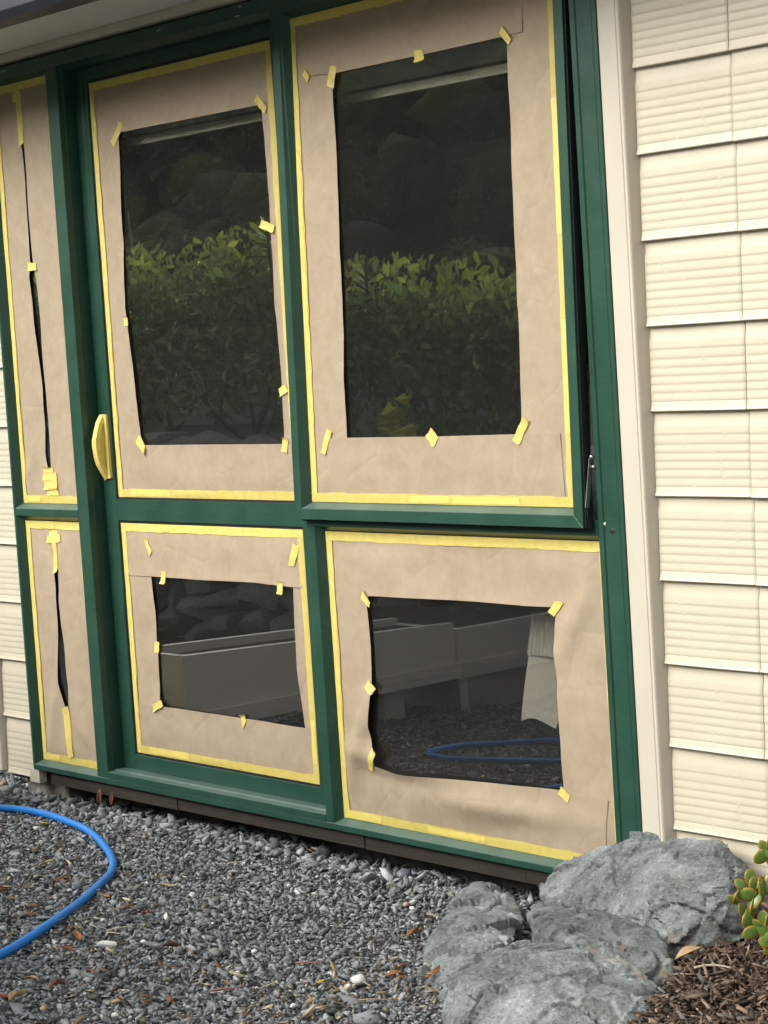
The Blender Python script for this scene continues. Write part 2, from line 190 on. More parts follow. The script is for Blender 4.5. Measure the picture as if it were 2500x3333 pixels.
def m_green():
    t = NT('green_paint'); v = t.coord(scale=(1, 1, 1))
    n1 = t.noise(v, 9, 5, .6); n2 = t.noise(t.coord(scale=(8, 8, 60)), 3, 3, .6); n3 = t.noise(v, 220, 2)
    c = t.mix(t.ramp(n1, [(.35, (0, 0, 0)), (.7, (1, 1, 1))]), (.014, .055, .034), (.022, .070, .046))
    # chalky dust on upward faces
    g = t.n('NewGeometry'); sx = t.n('SeparateXYZ'); t.l(g.outputs['Normal'], sx.inputs[0])
    up = t.math('MULTIPLY', t.math('MAXIMUM', sx.outputs[2], 0), t.math('ADD', n1, .25))
    c = t.mix(t.math('MULTIPLY', up, .36, True), c, (.26, .34, .31))
    sm = t.ramp(n2, [(.55, (0, 0, 0)), (.78, (1, 1, 1))])
    c = t.mix(t.math('MULTIPLY', sm, .10), c, (.16, .26, .23))
    t.base(c); t.rough(t.math('ADD', t.math('MULTIPLY', n1, .18), .26))
    t.bump(n3, .08, .0006); return t.m

def m_cream(name, col, ripple=True):
    t = NT(name); v = t.coord()
    n = t.noise(v, 3, 4); n2 = t.noise(v, 160, 3); n3 = t.noise(v, 28, 3, .6)
    dark = tuple(c*.88 for c in col)
    c = t.mix(t.ramp(n, [(.3, (0, 0, 0)), (.7, (1, 1, 1))]), dark, col)
    sp = t.ramp(t.noise(v, 55, 2, .5), [(.70, (0, 0, 0)), (.76, (1, 1, 1))])
    c = t.mix(t.math('MULTIPLY', sp, .12), c, (.35, .31, .22))
    t.base(c); t.rough(.42)
    b = t.bump(n2, .10, .001)
    if ripple: t.bump(n3, .22, .003, b)
    return t.m

def m_paper():
    t = NT('kraft_paper'); v = t.coord()
    n1 = t.noise(v, 26, 5, .65); n2 = t.noise(t.coord(scale=(90, 90, 22)), 6, 4, .6); n3 = t.noise(v, 5, 3)
    c = t.mix(t.ramp(n1, [(.3, (0, 0, 0)), (.72, (1, 1, 1))]), (.345, .270, .185), (.41, .328, .232))
    c = t.mix(t.math('MULTIPLY', t.ramp(n2, [(.35, (0, 0, 0)), (.75, (1, 1, 1))]), .14), c, (.27, .20, .13))
    c = t.mix(t.math('MULTIPLY', t.ramp(n3, [(.45, (0, 0, 0)), (.7, (1, 1, 1))]), .15), c, (.42, .335, .24))
    t.base(c); t.rough(.72); t.b.inputs['Specular IOR Level'].default_value = .25
    b = t.bump(n2, .12, .0006); b = t.bump(t.noise(v, 11, 3, .5), .25, .004, b); cr = t.n('TexVoronoi', Scale=9.0, _feature='DISTANCE_TO_EDGE'); t.l(t.coord(scale=(1, 1, .7)), cr.inputs['Vector']); t.bump(t.ramp(cr.outputs['Distance'], [(0, (0, 0, 0)), (.06, (1, 1, 1))]), .30, .0018, b)
    return t.m

def m_tape(over_glass=False, name='masking_tape'):
    t = NT(name); v = t.coord()
    n1 = t.noise(v, 45, 4, .6); n2 = t.noise(t.coord(scale=(30, 30, 110)), 4, 3)
    c = t.mix(t.ramp(n1, [(.3, (0, 0, 0)), (.7, (1, 1, 1))]), (.75, .60, .13), (.84, .72, .22))
    c = t.mix(t.math('MULTIPLY', t.ramp(n2, [(.5, (0, 0, 0)), (.75, (1, 1, 1))]), .25), c, (.64, .50, .11))
    t.base(c); t.rough(.5)
    b = t.bump(n2, .35, .002); t.bump(n1, .3, .003, b)
    tr = t.n('BsdfTransparent'); tr.inputs[0].default_value = (1, .93, .55, 1)
    ms = t.n('MixShader'); ms.inputs[0].default_value = .34 if over_glass else .16
    t.l(t.b.outputs[0], ms.inputs[1]); t.l(tr.outputs[0], ms.inputs[2]); t.l(ms.outputs[0], t.out.inputs['Surface'])
    return t.m

def m_glass(name='window_glass', k=3.3):
    t = NT(name); t.t.nodes.remove(t.b)
    g = t.n('NewGeometry')
    ior = t.math('ADD', t.math('MULTIPLY', g.outputs['Backfacing'], 1/1.52-1.52), 1.52)
    fr = t.n('Fresnel'); t.l(ior, fr.inputs['IOR'])
    fac = t.math('MULTIPLY', t.math('MULTIPLY', fr.outputs[0], k), t.math('SUBTRACT', 1.0, g.outputs['Backfacing']), True)
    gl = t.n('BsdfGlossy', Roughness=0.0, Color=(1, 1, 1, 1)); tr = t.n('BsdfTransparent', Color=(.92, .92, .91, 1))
    ms = t.n('MixShader'); t.l(fac, ms.inputs[0]); df = t.n('BsdfDiffuse', Color=(.42, .43, .41, 1)); m2 = t.n('MixShader'); m2.inputs[0].default_value = .014 if k > 1 else .004; t.l(tr.outputs[0], m2.inputs[1]); t.l(df.outputs[0], m2.inputs[2]); t.l(m2.outputs[0], ms.inputs[1]); t.l(gl.outputs[0], ms.inputs[2])  # faint grey diffuse share paints a glare veil over the panes
    t.l(ms.outputs[0], t.out.inputs['Surface']); return t.m

def m_simple(name, col, rough=.6, var=.15, scale=8, bumps=.2, bscale=60, metal=0, bdist=.002):
    t = NT(name); v = t.coord(); n = t.noise(v, scale, 4)
    lo = tuple(c*(1-var) for c in col); hi = tuple(min(1, c*(1+var)) for c in col)
    t.base(t.mix(t.ramp(n, [(.3, (0, 0, 0)), (.7, (1, 1, 1))]), lo, hi)); t.rough(rough)
    t.b.inputs['Metallic'].default_value = metal
    if bumps: t.bump(t.noise(v, bscale, 3), bumps, bdist)
    return t.m

def m_attr(name, rough=.8, bscale=150, bumps=.3, spec=.4, trans=0, bd=.0015):
    t = NT(name); a = t.n('Attribute', _attribute_name='Col'); v = t.coord()
    n = t.noise(v, bscale*.5, 3)
    c = t.mix(t.math('MULTIPLY', n, .35), a.outputs['Color'], (.12, .12, .12), 'OVERLAY')
    t.base(c); t.rough(rough); t.b.inputs['Specular IOR Level'].default_value = spec
    if bumps: t.bump(t.noise(v, bscale, 5, .7), bumps, bd)
    if trans:
        tl = t.n('BsdfTranslucent'); t.l(c, tl.inputs[0]); ms = t.n('MixShader'); ms.inputs[0].default_value = trans
        t.l(t.b.outputs[0], ms.inputs[1]); t.l(tl.outputs[0], ms.inputs[2]); t.l(ms.outputs[0], t.out.inputs['Surface'])
    return t.m

def m_rock(nm='greywacke_rock', g=1.0):
    t = NT(nm); v = t.coord()
    w1 = t.noise(v, 7, 6, .6, .6)
    st = t.noise(t.coord(scale=(14, 14, 60)), 3, 6, .7, 1.2)
    c = t.ramp(w1, [(.33, (.030*g, .036*g, .036*g)), (.46, (.12*g, .136*g, .134*g)), (.58, (.22*g, .243*g, .240*g)), (.72, (.40*g, .425*g, .42*g))])
    c = t.mix(t.math('MULTIPLY', t.ramp(st, [(.35, (0, 0, 0)), (.75, (1, 1, 1))]), .55), c, (.26, .285, .28), 'MIX')
    sp = t.noise(v, 130, 4, .7)
    c = t.mix(t.math('MULTIPLY', t.ramp(sp, [(.56, (0, 0, 0)), (.66, (1, 1, 1))]), .45), c, (.48*g, .50*g, .48*g))
    c = t.mix(t.math('MULTIPLY', t.ramp(sp, [(.32, (1, 1, 1)), (.46, (0, 0, 0))]), .75), c, (.03, .035, .034))
    vn = t.n('TexWave', Scale=3.0, Distortion=9.0, Detail=4.0); vn.inputs['Detail Scale'].default_value = 1.6
    t.l(v, vn.inputs['Vector'])
    c = t.mix(t.math('MULTIPLY', t.math('MULTIPLY', t.ramp(vn.outputs['Fac'], [(.95, (0, 0, 0)), (.99, (1, 1, 1))]), t.ramp(w1, [(.5, (0, 0, 0)), (.62, (1, 1, 1))])), .35), c, (.48, .49, .46))
    ol = t.noise(v, 5.0, 5, .7, .4)
    c = t.mix(t.math('MULTIPLY', t.ramp(ol, [(.56, (0, 0, 0)), (.68, (1, 1, 1))]), .30), c, (.13, .125, .055))
    ru = t.noise(v, 6.0, 5, .75, .5)
    c = t.mix(t.math('MULTIPLY', t.ramp(ru, [(.62, (0, 0, 0)), (.70, (1, 1, 1))]), .55), c, (.28, .125, .035))
    t.base(c); t.rough(.62)
    vo = t.n('TexVoronoi', Scale=34.0, _feature='F1'); t.l(t.coord(scale=(1, 1, 1.8)), vo.inputs['Vector'])
    b = t.bump(vo.outputs['Distance'], .35, .006); b = t.bump(st, .6, .007, b); t.bump(t.noise(v, 110, 5, .75), .8, .004, b)
    return t.m

def m_wood(name, c1, c2, sc=(2, 40, 40), rough=.8):
    t = NT(name); n = t.noise(t.coord(scale=sc), 3, 5, .65, .4)
    t.base(t.mix(t.ramp(n, [(.3, (0, 0, 0)), (.7, (1, 1, 1))]), c1, c2)); t.rough(rough); t.bump(n, .4, .003); return t.m

GREEN = m_green()
CREAM = m_cream('cream_painted_metal', (.56, .515, .395)); CREAM_T = m_cream('cream_painted_trim', (.57, .527, .425), False)
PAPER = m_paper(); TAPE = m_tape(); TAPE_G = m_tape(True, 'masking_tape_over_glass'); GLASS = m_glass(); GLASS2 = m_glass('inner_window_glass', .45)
BLACK = m_simple('black_rubber', (.012, .012, .013), .55, .2)
SOFFIT = m_simple('soffit_paint', (.80, .81, .77), .7, .06, 3, .15, 80)
GUTTER = m_simple('dark_gutter_paint', (.045, .052, .065), .45, .1)
ROOF = m_simple('roof_steel', (.05, .055, .065), .5, .1)
CONC = m_simple('concrete', (.17, .165, .14), .9, .3, 14, .7, 90, bdist=.004)
TIMBER = m_wood('weathered_timber', (.012, .010, .006), (.034, .027, .016))
INTERIOR = m_simple('interior_wall', (.16, .145, .125), .9, .08)
DARKFLOOR = m_simple('interior_floor', (.04, .035, .03), .7)
STEEL = m_simple('stay_steel', (.42, .40, .36), .32, .2, 40, .1, 100, metal=1)
DARKHOLE = m_simple('dark_plug', (.01, .012, .012), .6)
ROCKM = m_rock(); ROCKD = m_rock('dark_greywacke_rock', .62); ROCKL = m_rock('pale_greywacke_rock', 1.12)
HOSE = m_simple('blue_hose_plastic', (.010, .20, .64), .45, .08, 12, .05, 80)
GROUND = m_simple('gravel_dust', (.045, .047, .047), .95, .3, 30, .8, 200, bdist=.006)

# ================================================================== THE HOUSE
house = tag(empty('house', (-2.5, 2.5, 0)), 'cream clad house with green joinery, eave and dark gutter', 'house')
HP = Vector((-2.5, 2.5, 0))
def hp(o):  # keep world position when parented to the house
    o.parent = house; o.matrix_parent_inverse = Matrix.Translation(-HP); return o

# wall bodies behind the cladding, and the dark room
for (x0, x1) in ((-6.13, -5.915), (-3.318, 1.3)):
    hp(box('wall', x0, x1, .050, .16, .02, 2.62, INTERIOR))
hp(box('side_wall', -6.13, -6.0, .16, 5.0, .02, 2.62, CREAM_T)); hp(box('side_wall', 1.15, 1.3, .16, 5.0, .02, 2.62, CREAM_T))
hp(box('back_wall', -6.13, 1.3, 4.9, 5.0, .02, 2.62, CREAM_T))
hp(box('floor', -6.0, 1.15, .125, 4.9, .0, .10, DARKFLOOR))
hp(box('ceiling', -6.0, 1.15, .0, 4.9, 2.45, 2.50, INTERIOR)); hp(box('head_lintel', -5.915, -3.318, .03, .16, 2.232, 2.45, INTERIOR))
hp(box('partition', -6.0, 1.15, 3.0, 3.08, .10, 2.45, INTERIOR)); hp(box('partition', -1.6, -1.52, .16, 3.0, .10, 2.45, INTERIOR))
# foundation and bearer boards
hp(box('foundation', -6.045, -5.80, .055, .35, -.25, .040, CONC, bev=.008)); hp(box('foundation', -5.80, 1.2, .13, .35, -.25, .040, CONC))
bx = [-5.832, -5.15, -4.516, -4.314, -3.72, -3.28]
for i in range(5):
    hp(box('timber_board', bx[i]+.0015, bx[i+1]-.0015, .012+.002*(i % 2), .060, .0335+.001*(i % 3), .0715, TIMBER, bev=.002))
hp(box('corner_flashing', -5.942, -5.886, .004, .030, .030, .0715, CREAM_T, bev=.003))

hp(box('window_liner', -3.56, -3.44, .125, .14, .88, 1.06, m_simple('liner_paint', (.78, .77, .84), .5)))
# --- pressed metal cladding panels
LIP0 = 1.33 - .555 - 4*.1842
def panel_mesh(L, rs, plain=False):
    """one pressed panel, local x 0..L, z 0 (top) .. -0.1842 (lip), y = 0 at the lip, + into the wall"""
    rnd = random.Random(rs)
    ribs = [.050, .071, .0895, .1075, .1255, .1435, .1625]
    base = [(0.0, .0125), (-.012, .0122), (-.022, .0112), (-.030, .0092), (-.037, .0082), (-.044, .0080)]
    breaks = {k: sorted(rnd.uniform(.03, L-.03) for _ in range(max(1, int(L*rnd.uniform(2.5, 5.0))))) for k in range(len(ribs))}
    if plain: breaks = {k: [] for k in breaks}
    xs = {0.0, .004, .010, L-.010, L-.004, L}
    for k in breaks:
        for b_ in breaks[k]: xs |= {b_-.006, b_-.003, b_+.003, b_+.006}
    x = 0
    while x < L: xs.add(x); x += .4 if plain else .12
    xs = sorted(v for v in xs if 0 <= v <= L)
    V, F = [], []; np_ = None
    for x in xs:
        prof = list(base); slope = .0000
        y = .0080
        for k, r in enumerate(ribs):
            brk = any(abs(x-b_) <= .0035 for b_ in breaks[k])
            yl = .0080 - .00050*k
            if brk: prof += [(-r+.002, yl), (-r+.0005, yl), (-r-.002, yl-.0002)]
            else: prof += [(-r+.0026, yl-.0005), (-r+.0005, yl-.0002), (-r-.0014, yl+.0006)]
            if k < len(ribs)-1:
                m = (r+ribs[k+1])/2; prof += [(-r-.0040, yl+.0004), (-m, yl-.0006)]
            else: prof += [(-r-.0045, yl-.0006), (-.172, .0040)]
        prof += [(-.1785, .0022), (-.1826, .0002), (-.1842, .0012), (-.1842, .013)]
        e_ = min(x, L-x)
        curl = .0035*max(0, 1-e_/.006)**2 if e_ < .006 else 0
        wob = .0008*math.sin(x*7+rs) + .0004*math.sin(x*23+rs*2)
        np_ = len(prof)
        for (z, yy) in prof: V.append((x, yy + curl + wob, z + .0005*math.sin(x*5+rs)))
    for i in range(len(xs)-1):
        for j in range(np_-1):
            a = i*np_+j; F.append((a, a+1, a+np_+1, a+np_))
    me = bpy.data.meshes.new('cladding_panel'); me.from_pydata(V, [], F); me.shade_smooth(); me.materials.append(CREAM)
    me.set_sharp_from_angle(angle=R_(38))
    return me
lib = {}
def panel(x0, x1, ztop, seed):
    key = (round(x1-x0, 3), seed % 4, x0 > -2)
    if key not in lib: lib[key] = panel_mesh(x1-x0, seed % 4 + 3, x0 > -2)
    o = bpy.data.objects.new('cladding_panel', lib[key]); COL.objects.link(o)
    o.location = (x0, .020, ztop); hp(o)
for r in range(-2, 11):
    zl = LIP0 + r*.1842 + .1842*0
    zt = zl + .1842
    if zt > 2.46 or zl < .03: continue
    panel(-6.112, -5.914, zt, r+40)
    for k, (x0, x1) in enumerate([(-3.250, -2.9815), (-2.9805, -1.711), (-1.710, -.441), (-.440, .9)]):
        panel(x0, x1, zt, r*5+k*3+50)
# corner and jamb trims
hp(prism('corner_trim', [(-6.146, .004), (-6.116, .004), (-6.112, .008), (-6.112, .05), (-6.146, .05)], 'z', .045, 2.24, CREAM_T, bev=.0015))
hp(prism('window_trim', [(-3.3235, .004), (-3.3200, .0005), (-3.2700, .0005), (-3.2685, .003), (-3.2670, .0005), (-3.2600, -.0005), (-3.2570, .003), (-3.2470, .045), (-3.3235, .045)], 'z', .03, 2.245, CREAM_T, bev=.0008))
# eave: wall bead, soffit, fascia and gutter, roof
hp(prism('soffit_bead', [(.02, 2.2345), (-.012, 2.236), (-.022, 2.246), (-.024, 2.2590), (.02, 2.2590)], 'x', -6.4, 1.5, CREAM_T, bev=.0015))
hp(box('soffit', -6.55, 1.6, -.315, .05, 2.260, 2.272, SOFFIT))
hp(prism('gutter', [(-.316, 2.250), (-.330, 2.243), (-.405, 2.243), (-.425, 2.262), (-.432, 2.355), (-.422, 2.355), (-.412, 2.268), (-.400, 2.256), (-.334, 2.256), (-.330, 2.40), (-.316, 2.40)], 'x', -6.6, 1.65, GUTTER, bev=.002))
hp(hexa('roof', [(-6.6, -.36, 2.38), (1.65, -.36, 2.38), (1.65, -.36, 2.42), (-6.6, -.36, 2.42), (-6.6, 5.4, 4.0), (1.65, 5.4, 4.0), (1.65, 5.4, 4.04), (-6.6, 5.4, 4.04)], ROOF))

# ================================================================== FIXED JOINERY FRAME
FR = Vector((-4.6, 0, .073))
frame = tag(empty('window_frame', FR), 'dark green aluminium window and door frame across the cream wall', 'window frame')
def fp(o, root=frame, loc=FR):
    o.parent = root; o.matrix_parent_inverse = Matrix.Translation(-loc); return o
B = .0014
ZB, ZT, HZ = .073, 2.227, 2.191
SX0, SX1 = -5.911, -3.3245
fp(prism('left_jamb', [(-5.911, 0), (-5.9005, 0), (-5.885, .028), (-5.885, .10), (-5.911, .10)], 'z', ZB+.0175, HZ-.001, GREEN, bev=B))
fp(prism('sill', [(0, ZB), (0, .0895), (.002, .0910), (.028, .1035), (.12, .1035), (.12, ZB)], 'x', SX0, SX1, GREEN, bev=B))
fp(prism('head', [(0, ZT), (0, HZ), (.0015, HZ-.001), (.028, HZ-.014), (.10, HZ-.014), (.10, ZT)], 'x', SX0, SX1, GREEN, bev=B))
fp(prism('side_mullion', [(-5.543, .0), (-5.4855, .0), (-5.4845, .002), (-5.4845, .019), (-5.4825, .021), (-5.4845, .023), (-5.4845, .10), (-5.556, .10), (-5.556, .028)], 'z', .0912, HZ-.0015, GREEN, bev=B))
fp(prism('centre_mullion', [(-4.4515, .0), (-4.4205, .0), (-4.405, .028), (-4.405, .10), (-4.4515, .10)], 'z', .0912, HZ-.0015, GREEN, bev=B))
fp(prism('side_transom', [(0, .8705), (0, .8925), (.002, .894), (.028, .908), (.08, .908), (.08, .8525), (.028, .8525), (.002, .869)], 'x', -5.8995, -5.5445, GREEN, bev=B))
fp(prism('awning_transom', [(0, .8705), (0, .905), (.080, .905), (.08, .8545), (.028, .8545), (.002, .869)], 'x', -4.4195, -3.4055, GREEN, bev=B))
fp(prism('door_track', [(-.0008, .0900), (-.0008, .1105), (.022, .1112), (.0245, .1150), (.056, .1150), (.12, .1150), (.12, .0900)], 'x', -5.484, -4.452, GREEN, bev=B))
fp(prism('right_jamb', [(-3.4065, .028), (-3.4050, .002), (-3.4030, -.0005), (-3.3890, -.0005), (-3.3865, .0035), (-3.3830, .0035), (-3.3815, .0005), (-3.3400, .0005), (-3.3385, .0022), (-3.3290, .0022), (-3.3275, -.001), (-3.3240, -.001), (-3.3240, .10), (-3.4065, .10)], 'z', ZB+.0175, ZT-.001, GREEN, bev=.0006))
fp(prism('glazing_bead', [(-3.4070, .004), (-3.4200, .028), (-3.4200, .10), (-3.4070, .10)], 'z', ZB+.018, .8540, GREEN, bev=.0005))
fp(box('jamb_seal', -3.3238, -3.3215, .0035, .03, ZB, ZT, BLACK))
# weather seals round the fixed lites
def rect_ring(name, x0, x1, z0, z1, w, y0, y1, mat, add):
    add(box(name, x0, x0+w, y0, y1, z0, z1, mat)); add(box(name, x1-w, x1, y0, y1, z0, z1, mat))
    add(box(name, x0+w, x1-w, y0, y1, z1-w, z1, mat)); add(box(name, x0+w, x1-w, y0, y1, z0, z0+w, mat))
def glaze(x0, x1, z0, z1, y, add):
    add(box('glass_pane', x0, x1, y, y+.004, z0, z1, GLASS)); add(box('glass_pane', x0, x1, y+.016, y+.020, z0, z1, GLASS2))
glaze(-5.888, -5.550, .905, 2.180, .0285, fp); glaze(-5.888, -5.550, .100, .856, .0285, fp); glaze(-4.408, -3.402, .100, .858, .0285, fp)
# spots on the jamb and the transom
def disc(name, c, r, d, mat, n=12):
    bm = bmesh.new(); A = []; Bv = []
    for k in range(n):
        a = 2*math.pi*k/n
        A.append(bm.verts.new((c[0]+r*.75*math.cos(a), c[1]-d, c[2]+r*.75*math.sin(a)))); Bv.append(bm.verts.new((c[0]+r*math.cos(a), c[1], c[2]+r*math.sin(a))))
    bm.faces.new(A)
    for k in range(n): bm.faces.new([A[k], A[(k+1) % n], Bv[(k+1) % n], Bv[k]])
    return bmobj(name, bm, mat, None, True)
fp(disc('rivet', (-3.3838, .0035, .8976), .0042, .003, m_simple('pale_rivet', (.6, .66, .60), .3)))
fp(disc('plug', (-3.3620, .0003, .8824), .0072, .001, DARKHOLE))
for x in (-5.856, -5.640): fp(disc('drain_hole', (x, .0001, .8915), .0022, .0006, DARKHOLE))

CHIP = m_simple('white_undercoat', (.50, .54, .50), .7)
for (cx_, cz_, cw_) in ((-4.955, 2.213, .022), (-4.585, 2.219, .014), (-4.60, 2.197, .024), (-5.774, 2.213, .030)):
    fp(hexa('paint_chip', [(cx_-cw_/2, -.0004, cz_-.0012), (cx_+cw_/2, -.0004, cz_-.0004), (cx_+cw_*.4, -.0004, cz_+.0022), (cx_-cw_*.3, -.0004, cz_+.0014), (cx_-cw_/2, .0005, cz_-.0012), (cx_+cw_/2, .0005, cz_-.0004), (cx_+cw_*.4, .0005, cz_+.0022), (cx_-cw_*.3, .0005, cz_+.0014)], CHIP))
# ================================================================== SLIDING DOOR
DR = Vector((-5.0, .056, .116))
door = tag(empty('glazed_door', DR), 'green framed glazed door with taped pull handle, between sidelight and awning window', 'door')
dp = lambda o: fp(o, door, DR)
Y0, Y1 = .0565, .100
DX0, DX1, DZ0, DZ1 = -5.4838, -4.4530, .1158, 2.1765
def stile(name, pts): return dp(prism(name, pts, 'z', DZ0, DZ1, GREEN, bev=.0012))
stile('door_stile', [(DX0, Y0+.003), (-5.480, Y0), (-5.446, Y0), (-5.444, Y0+.0015), (-5.4415, Y0), (-5.4215, Y0+.0005), (-5.4190, Y0+.003), (-5.4190, Y1), (DX0, Y1)])
stile('door_stile', [(-4.540, Y0), (DX1, Y0), (DX1, Y1), (-4.540, Y1)])
for z0, z1 in ((2.139, DZ1), (.859, .920), (DZ0, .159)):
    dp(box('door_rail', -5.4188, -4.5402, Y0+.0008, Y1, z0, z1, GREEN, bev=.0012))
rect_ring('glazing_seal', -5.4186, -4.5404, .9203, 2.1387, .0075, Y0+.006, Y1-.008, BLACK, dp)
rect_ring('glazing_seal', -5.4186, -4.5404, .1593, .8587, .0075, Y0+.006, Y1-.008, BLACK, dp)
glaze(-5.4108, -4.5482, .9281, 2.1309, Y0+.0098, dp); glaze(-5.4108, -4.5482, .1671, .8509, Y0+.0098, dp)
# D handle, wrapped in yellow tape
def handle():
    bm = bmesh.new(); n = 18; z0, z1 = .982, 1.172; rows = []
    for i in range(n+1):
        t = i/n; z = z0+(z1-z0)*t
        out = .043*max(0, math.sin(math.pi*(.04+.92*t)))**.75
        if t < .02 or t > .98: out = .010
        wv = .0005*math.sin(t*19)+.0003*math.sin(t*47+1)
        y = Y0-out+wv
        rows.append([bm.verts.new(p) for p in [(-5.4600+wv, y, z), (-5.4420+wv*.5, y+.002, z), (-5.4400, min(y+.014, Y0-.001), z), (-5.4580, min(y+.013, Y0-.001), z)]])
    for i in range(n):
        for k in range(4): bm.faces.new([rows[i][k], rows[i][(k+1) % 4], rows[i+1][(k+1) % 4], rows[i+1][k]])
    bm.faces.new(rows[0]); bm.faces.new(rows[-1][::-1]); bevel(bm, .0010, 1, 40)
    h_ = dp(bmobj('handle', bm, TAPE)); h_['label'] = 'bowed pull handle wrapped in yellow masking tape'
    V_, F_ = [], []
    for i in range(13):
        t = .06+.88*i/12; z = z0+(z1-z0)*t; out = .043*max(0, math.sin(math.pi*(.04+.92*t)))**.75
        V_ += [(-5.4500, Y0-out+.006, z), (-5.4440, Y0-.004, z), (-5.4455, Y0-.004, z), (-5.4515, Y0-out+.006, z)]
    for i in range(12):
        for k in range(4): F_.append((i*4+k, i*4+(k+1) % 4, i*4+4+(k+1) % 4, i*4+4+k))
    w_ = dp(mobj('tape_web', V_, F_, TAPE)); w_['label'] = 'tape stretched across the inside of the pull handle'
    b_ = dp(hexa('handle_plate', [(-5.4570, Y0-.010, .984), (-5.4290, Y0-.008, .984), (-5.4300, Y0-.008, 1.172), (-5.4580, Y0-.010, 1.172), (-5.4570, Y0-.0002, .984), (-5.4285, Y0-.0002, .984), (-5.4295, Y0-.0002, 1.172), (-5.4580, Y0-.0002, 1.172)], TAPE, bev=.001)); b_['label'] = 'taped backplate of the pull handle'
    f_ = dp(hexa('tape_tail', [(-5.4640, Y0-.006, .976), (-5.4480, Y0-.004, .985), (-5.4470, Y0-.004, 1.000), (-5.4640, Y0-.006, .998), (-5.4640, Y0-.005, .976), (-5.4480, Y0-.003, .985), (-5.4470, Y0-.003, 1.000), (-5.4640, Y0-.005, .998)], TAPE))
    dp(box('tape_fold', -5.4340, -5.4285, Y0-.0095, Y0-.0072, 1.012, 1.040, TAPE))
handle()

# ================================================================== AWNING WINDOW (hinged at the head, pushed out a little at the foot)
awn = tag(empty('awning_window', (0, 0, 2.21), (-ANG, 0, 0)), 'green top hung awning window pushed slightly open on the right', 'window')
ap = lambda o: (setattr(o, 'parent', awn), o)[1]
AX0, AX1, AZ0, AZ1 = -4.4580, -3.4205, -1.3200, -.0030
def mitre(name, q, bead, y0=-.0005, yb=.028):
    """q: outer a, outer b, inner b, inner a in (x,z); bead: (dx,dz) for the two inner points"""
    (oa, ob, ib, ia) = q; (ba, bb) = bead
    bm = bmesh.new()
    DB = .031
    P = [(oa[0], y0, oa[1]), (ob[0], y0, ob[1]), (ib[0], y0, ib[1]), (ia[0], y0, ia[1]),
         (ib[0]+bb[0], yb, ib[1]+bb[1]), (ia[0]+ba[0], yb, ia[1]+ba[1]),
         (ib[0]+bb[0], DB, ib[1]+bb[1]), (ia[0]+ba[0], DB, ia[1]+ba[1]), (oa[0], DB, oa[1]), (ob[0], DB, ob[1])]
    v = [bm.verts.new(p) for p in P]
    for f in [(0,1,2,3), (3,2,4,5), (5,4,6,7), (7,6,9,8), (8,9,1,0), (0,3,5,7,8), (1,9,6,4,2)]: bm.faces.new([v[i] for i in f])
    bmesh.ops.recalc_face_normals(bm, faces=bm.faces); bevel(bm, .0010, 2, 20)
    return ap(bmobj(name, bm, GREEN))
g_ = .0003
wd, bs = .0285, .0155
mitre('sash_bottom_rail', ((AX0+g_, AZ0), (AX1-g_, AZ0), (AX1-wd-g_, AZ0+wd), (AX0+wd+g_, AZ0+wd)), ((bs, bs), (-bs, bs)))
mitre('sash_top_rail', ((AX0+g_, AZ1), (AX1-g_, AZ1), (AX1-wd-g_, AZ1-wd), (AX0+wd+g_, AZ1-wd)), ((bs, -bs), (-bs, -bs)))
mitre('sash_stile', ((AX0, AZ0+g_), (AX0, AZ1-g_), (AX0+wd, AZ1-wd-g_), (AX0+wd, AZ0+wd+g_)), ((bs, bs), (bs, -bs)))
mitre('sash_stile', ((AX1, AZ0+g_), (AX1, AZ1-g_), (AX1-wd, AZ1-wd-g_), (AX1-wd, AZ0+wd+g_)), ((-bs, bs), (-bs, -bs)))
for (x0, x1) in ((AX1+.0002, AX1+.0035), (AX0-.0035, AX0-.0002)): ap(box('weather_seal', x0, x1, .006, .020, AZ0, AZ1, BLACK))
ap(box('weather_seal', AX1+.0002, AX1+.0035, .022, .030, AZ0+.01, AZ1, BLACK)); ap(box('weather_seal', AX0, AX1, .020, .030, AZ0-.0052, AZ0-.0002, BLACK))
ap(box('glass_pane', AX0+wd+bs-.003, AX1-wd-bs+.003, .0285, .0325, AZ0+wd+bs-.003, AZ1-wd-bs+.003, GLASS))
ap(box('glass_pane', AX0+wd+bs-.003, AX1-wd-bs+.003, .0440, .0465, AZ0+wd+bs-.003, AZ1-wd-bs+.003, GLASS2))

# friction stay in the gap at the lower right of the sash
stay = tag(empty('window_stay', (-3.4125, .02, .98)), 'steel scissor stay in the gap between open awning window and right jamb', 'window stay')
def bar(p, q, wdt, th, mat, name):
    p, q = Vector(p), Vector(q); d = (q-p).normalized(); s_ = Vector((1, 0, 0)); u = d.cross(s_).normalized()*wdt/2; t_ = s_*th/2
    P8 = [p-u-t_, q-u-t_, q+u-t_, p+u-t_, p-u+t_, q-u+t_, q+u+t_, p+u+t_]
    o = hexa(name, P8, mat, None, .0006); return fp(o, stay, Vector((-3.4125, .02, .98)))
bar((-3.4100, -.004, 1.045), (-3.4150, -.020, .935), .012, .003, STEEL, 'stay_arm')
bar((-3.4060, .004, 1.030), (-3.4040, .040, .960), .012, .003, STEEL, 'stay_arm')
bar((-3.4150, -.020, .945), (-3.4160, -.012, .885), .008, .003, BLACK, 'stay_arm')
for c in ((-3.4085, -.003, 1.047), (-3.4060, -.001, 1.024)):
    bm = bmesh.new(); bmesh.ops.create_uvsphere(bm, u_segments=10, v_segments=6, radius=.0062)
    bmesh.ops.translate(bm, verts=bm.verts, vec=c); fp(bmobj('stay_rivet', bm, STEEL, None, True), stay, Vector((-3.4125, .02, .98)))

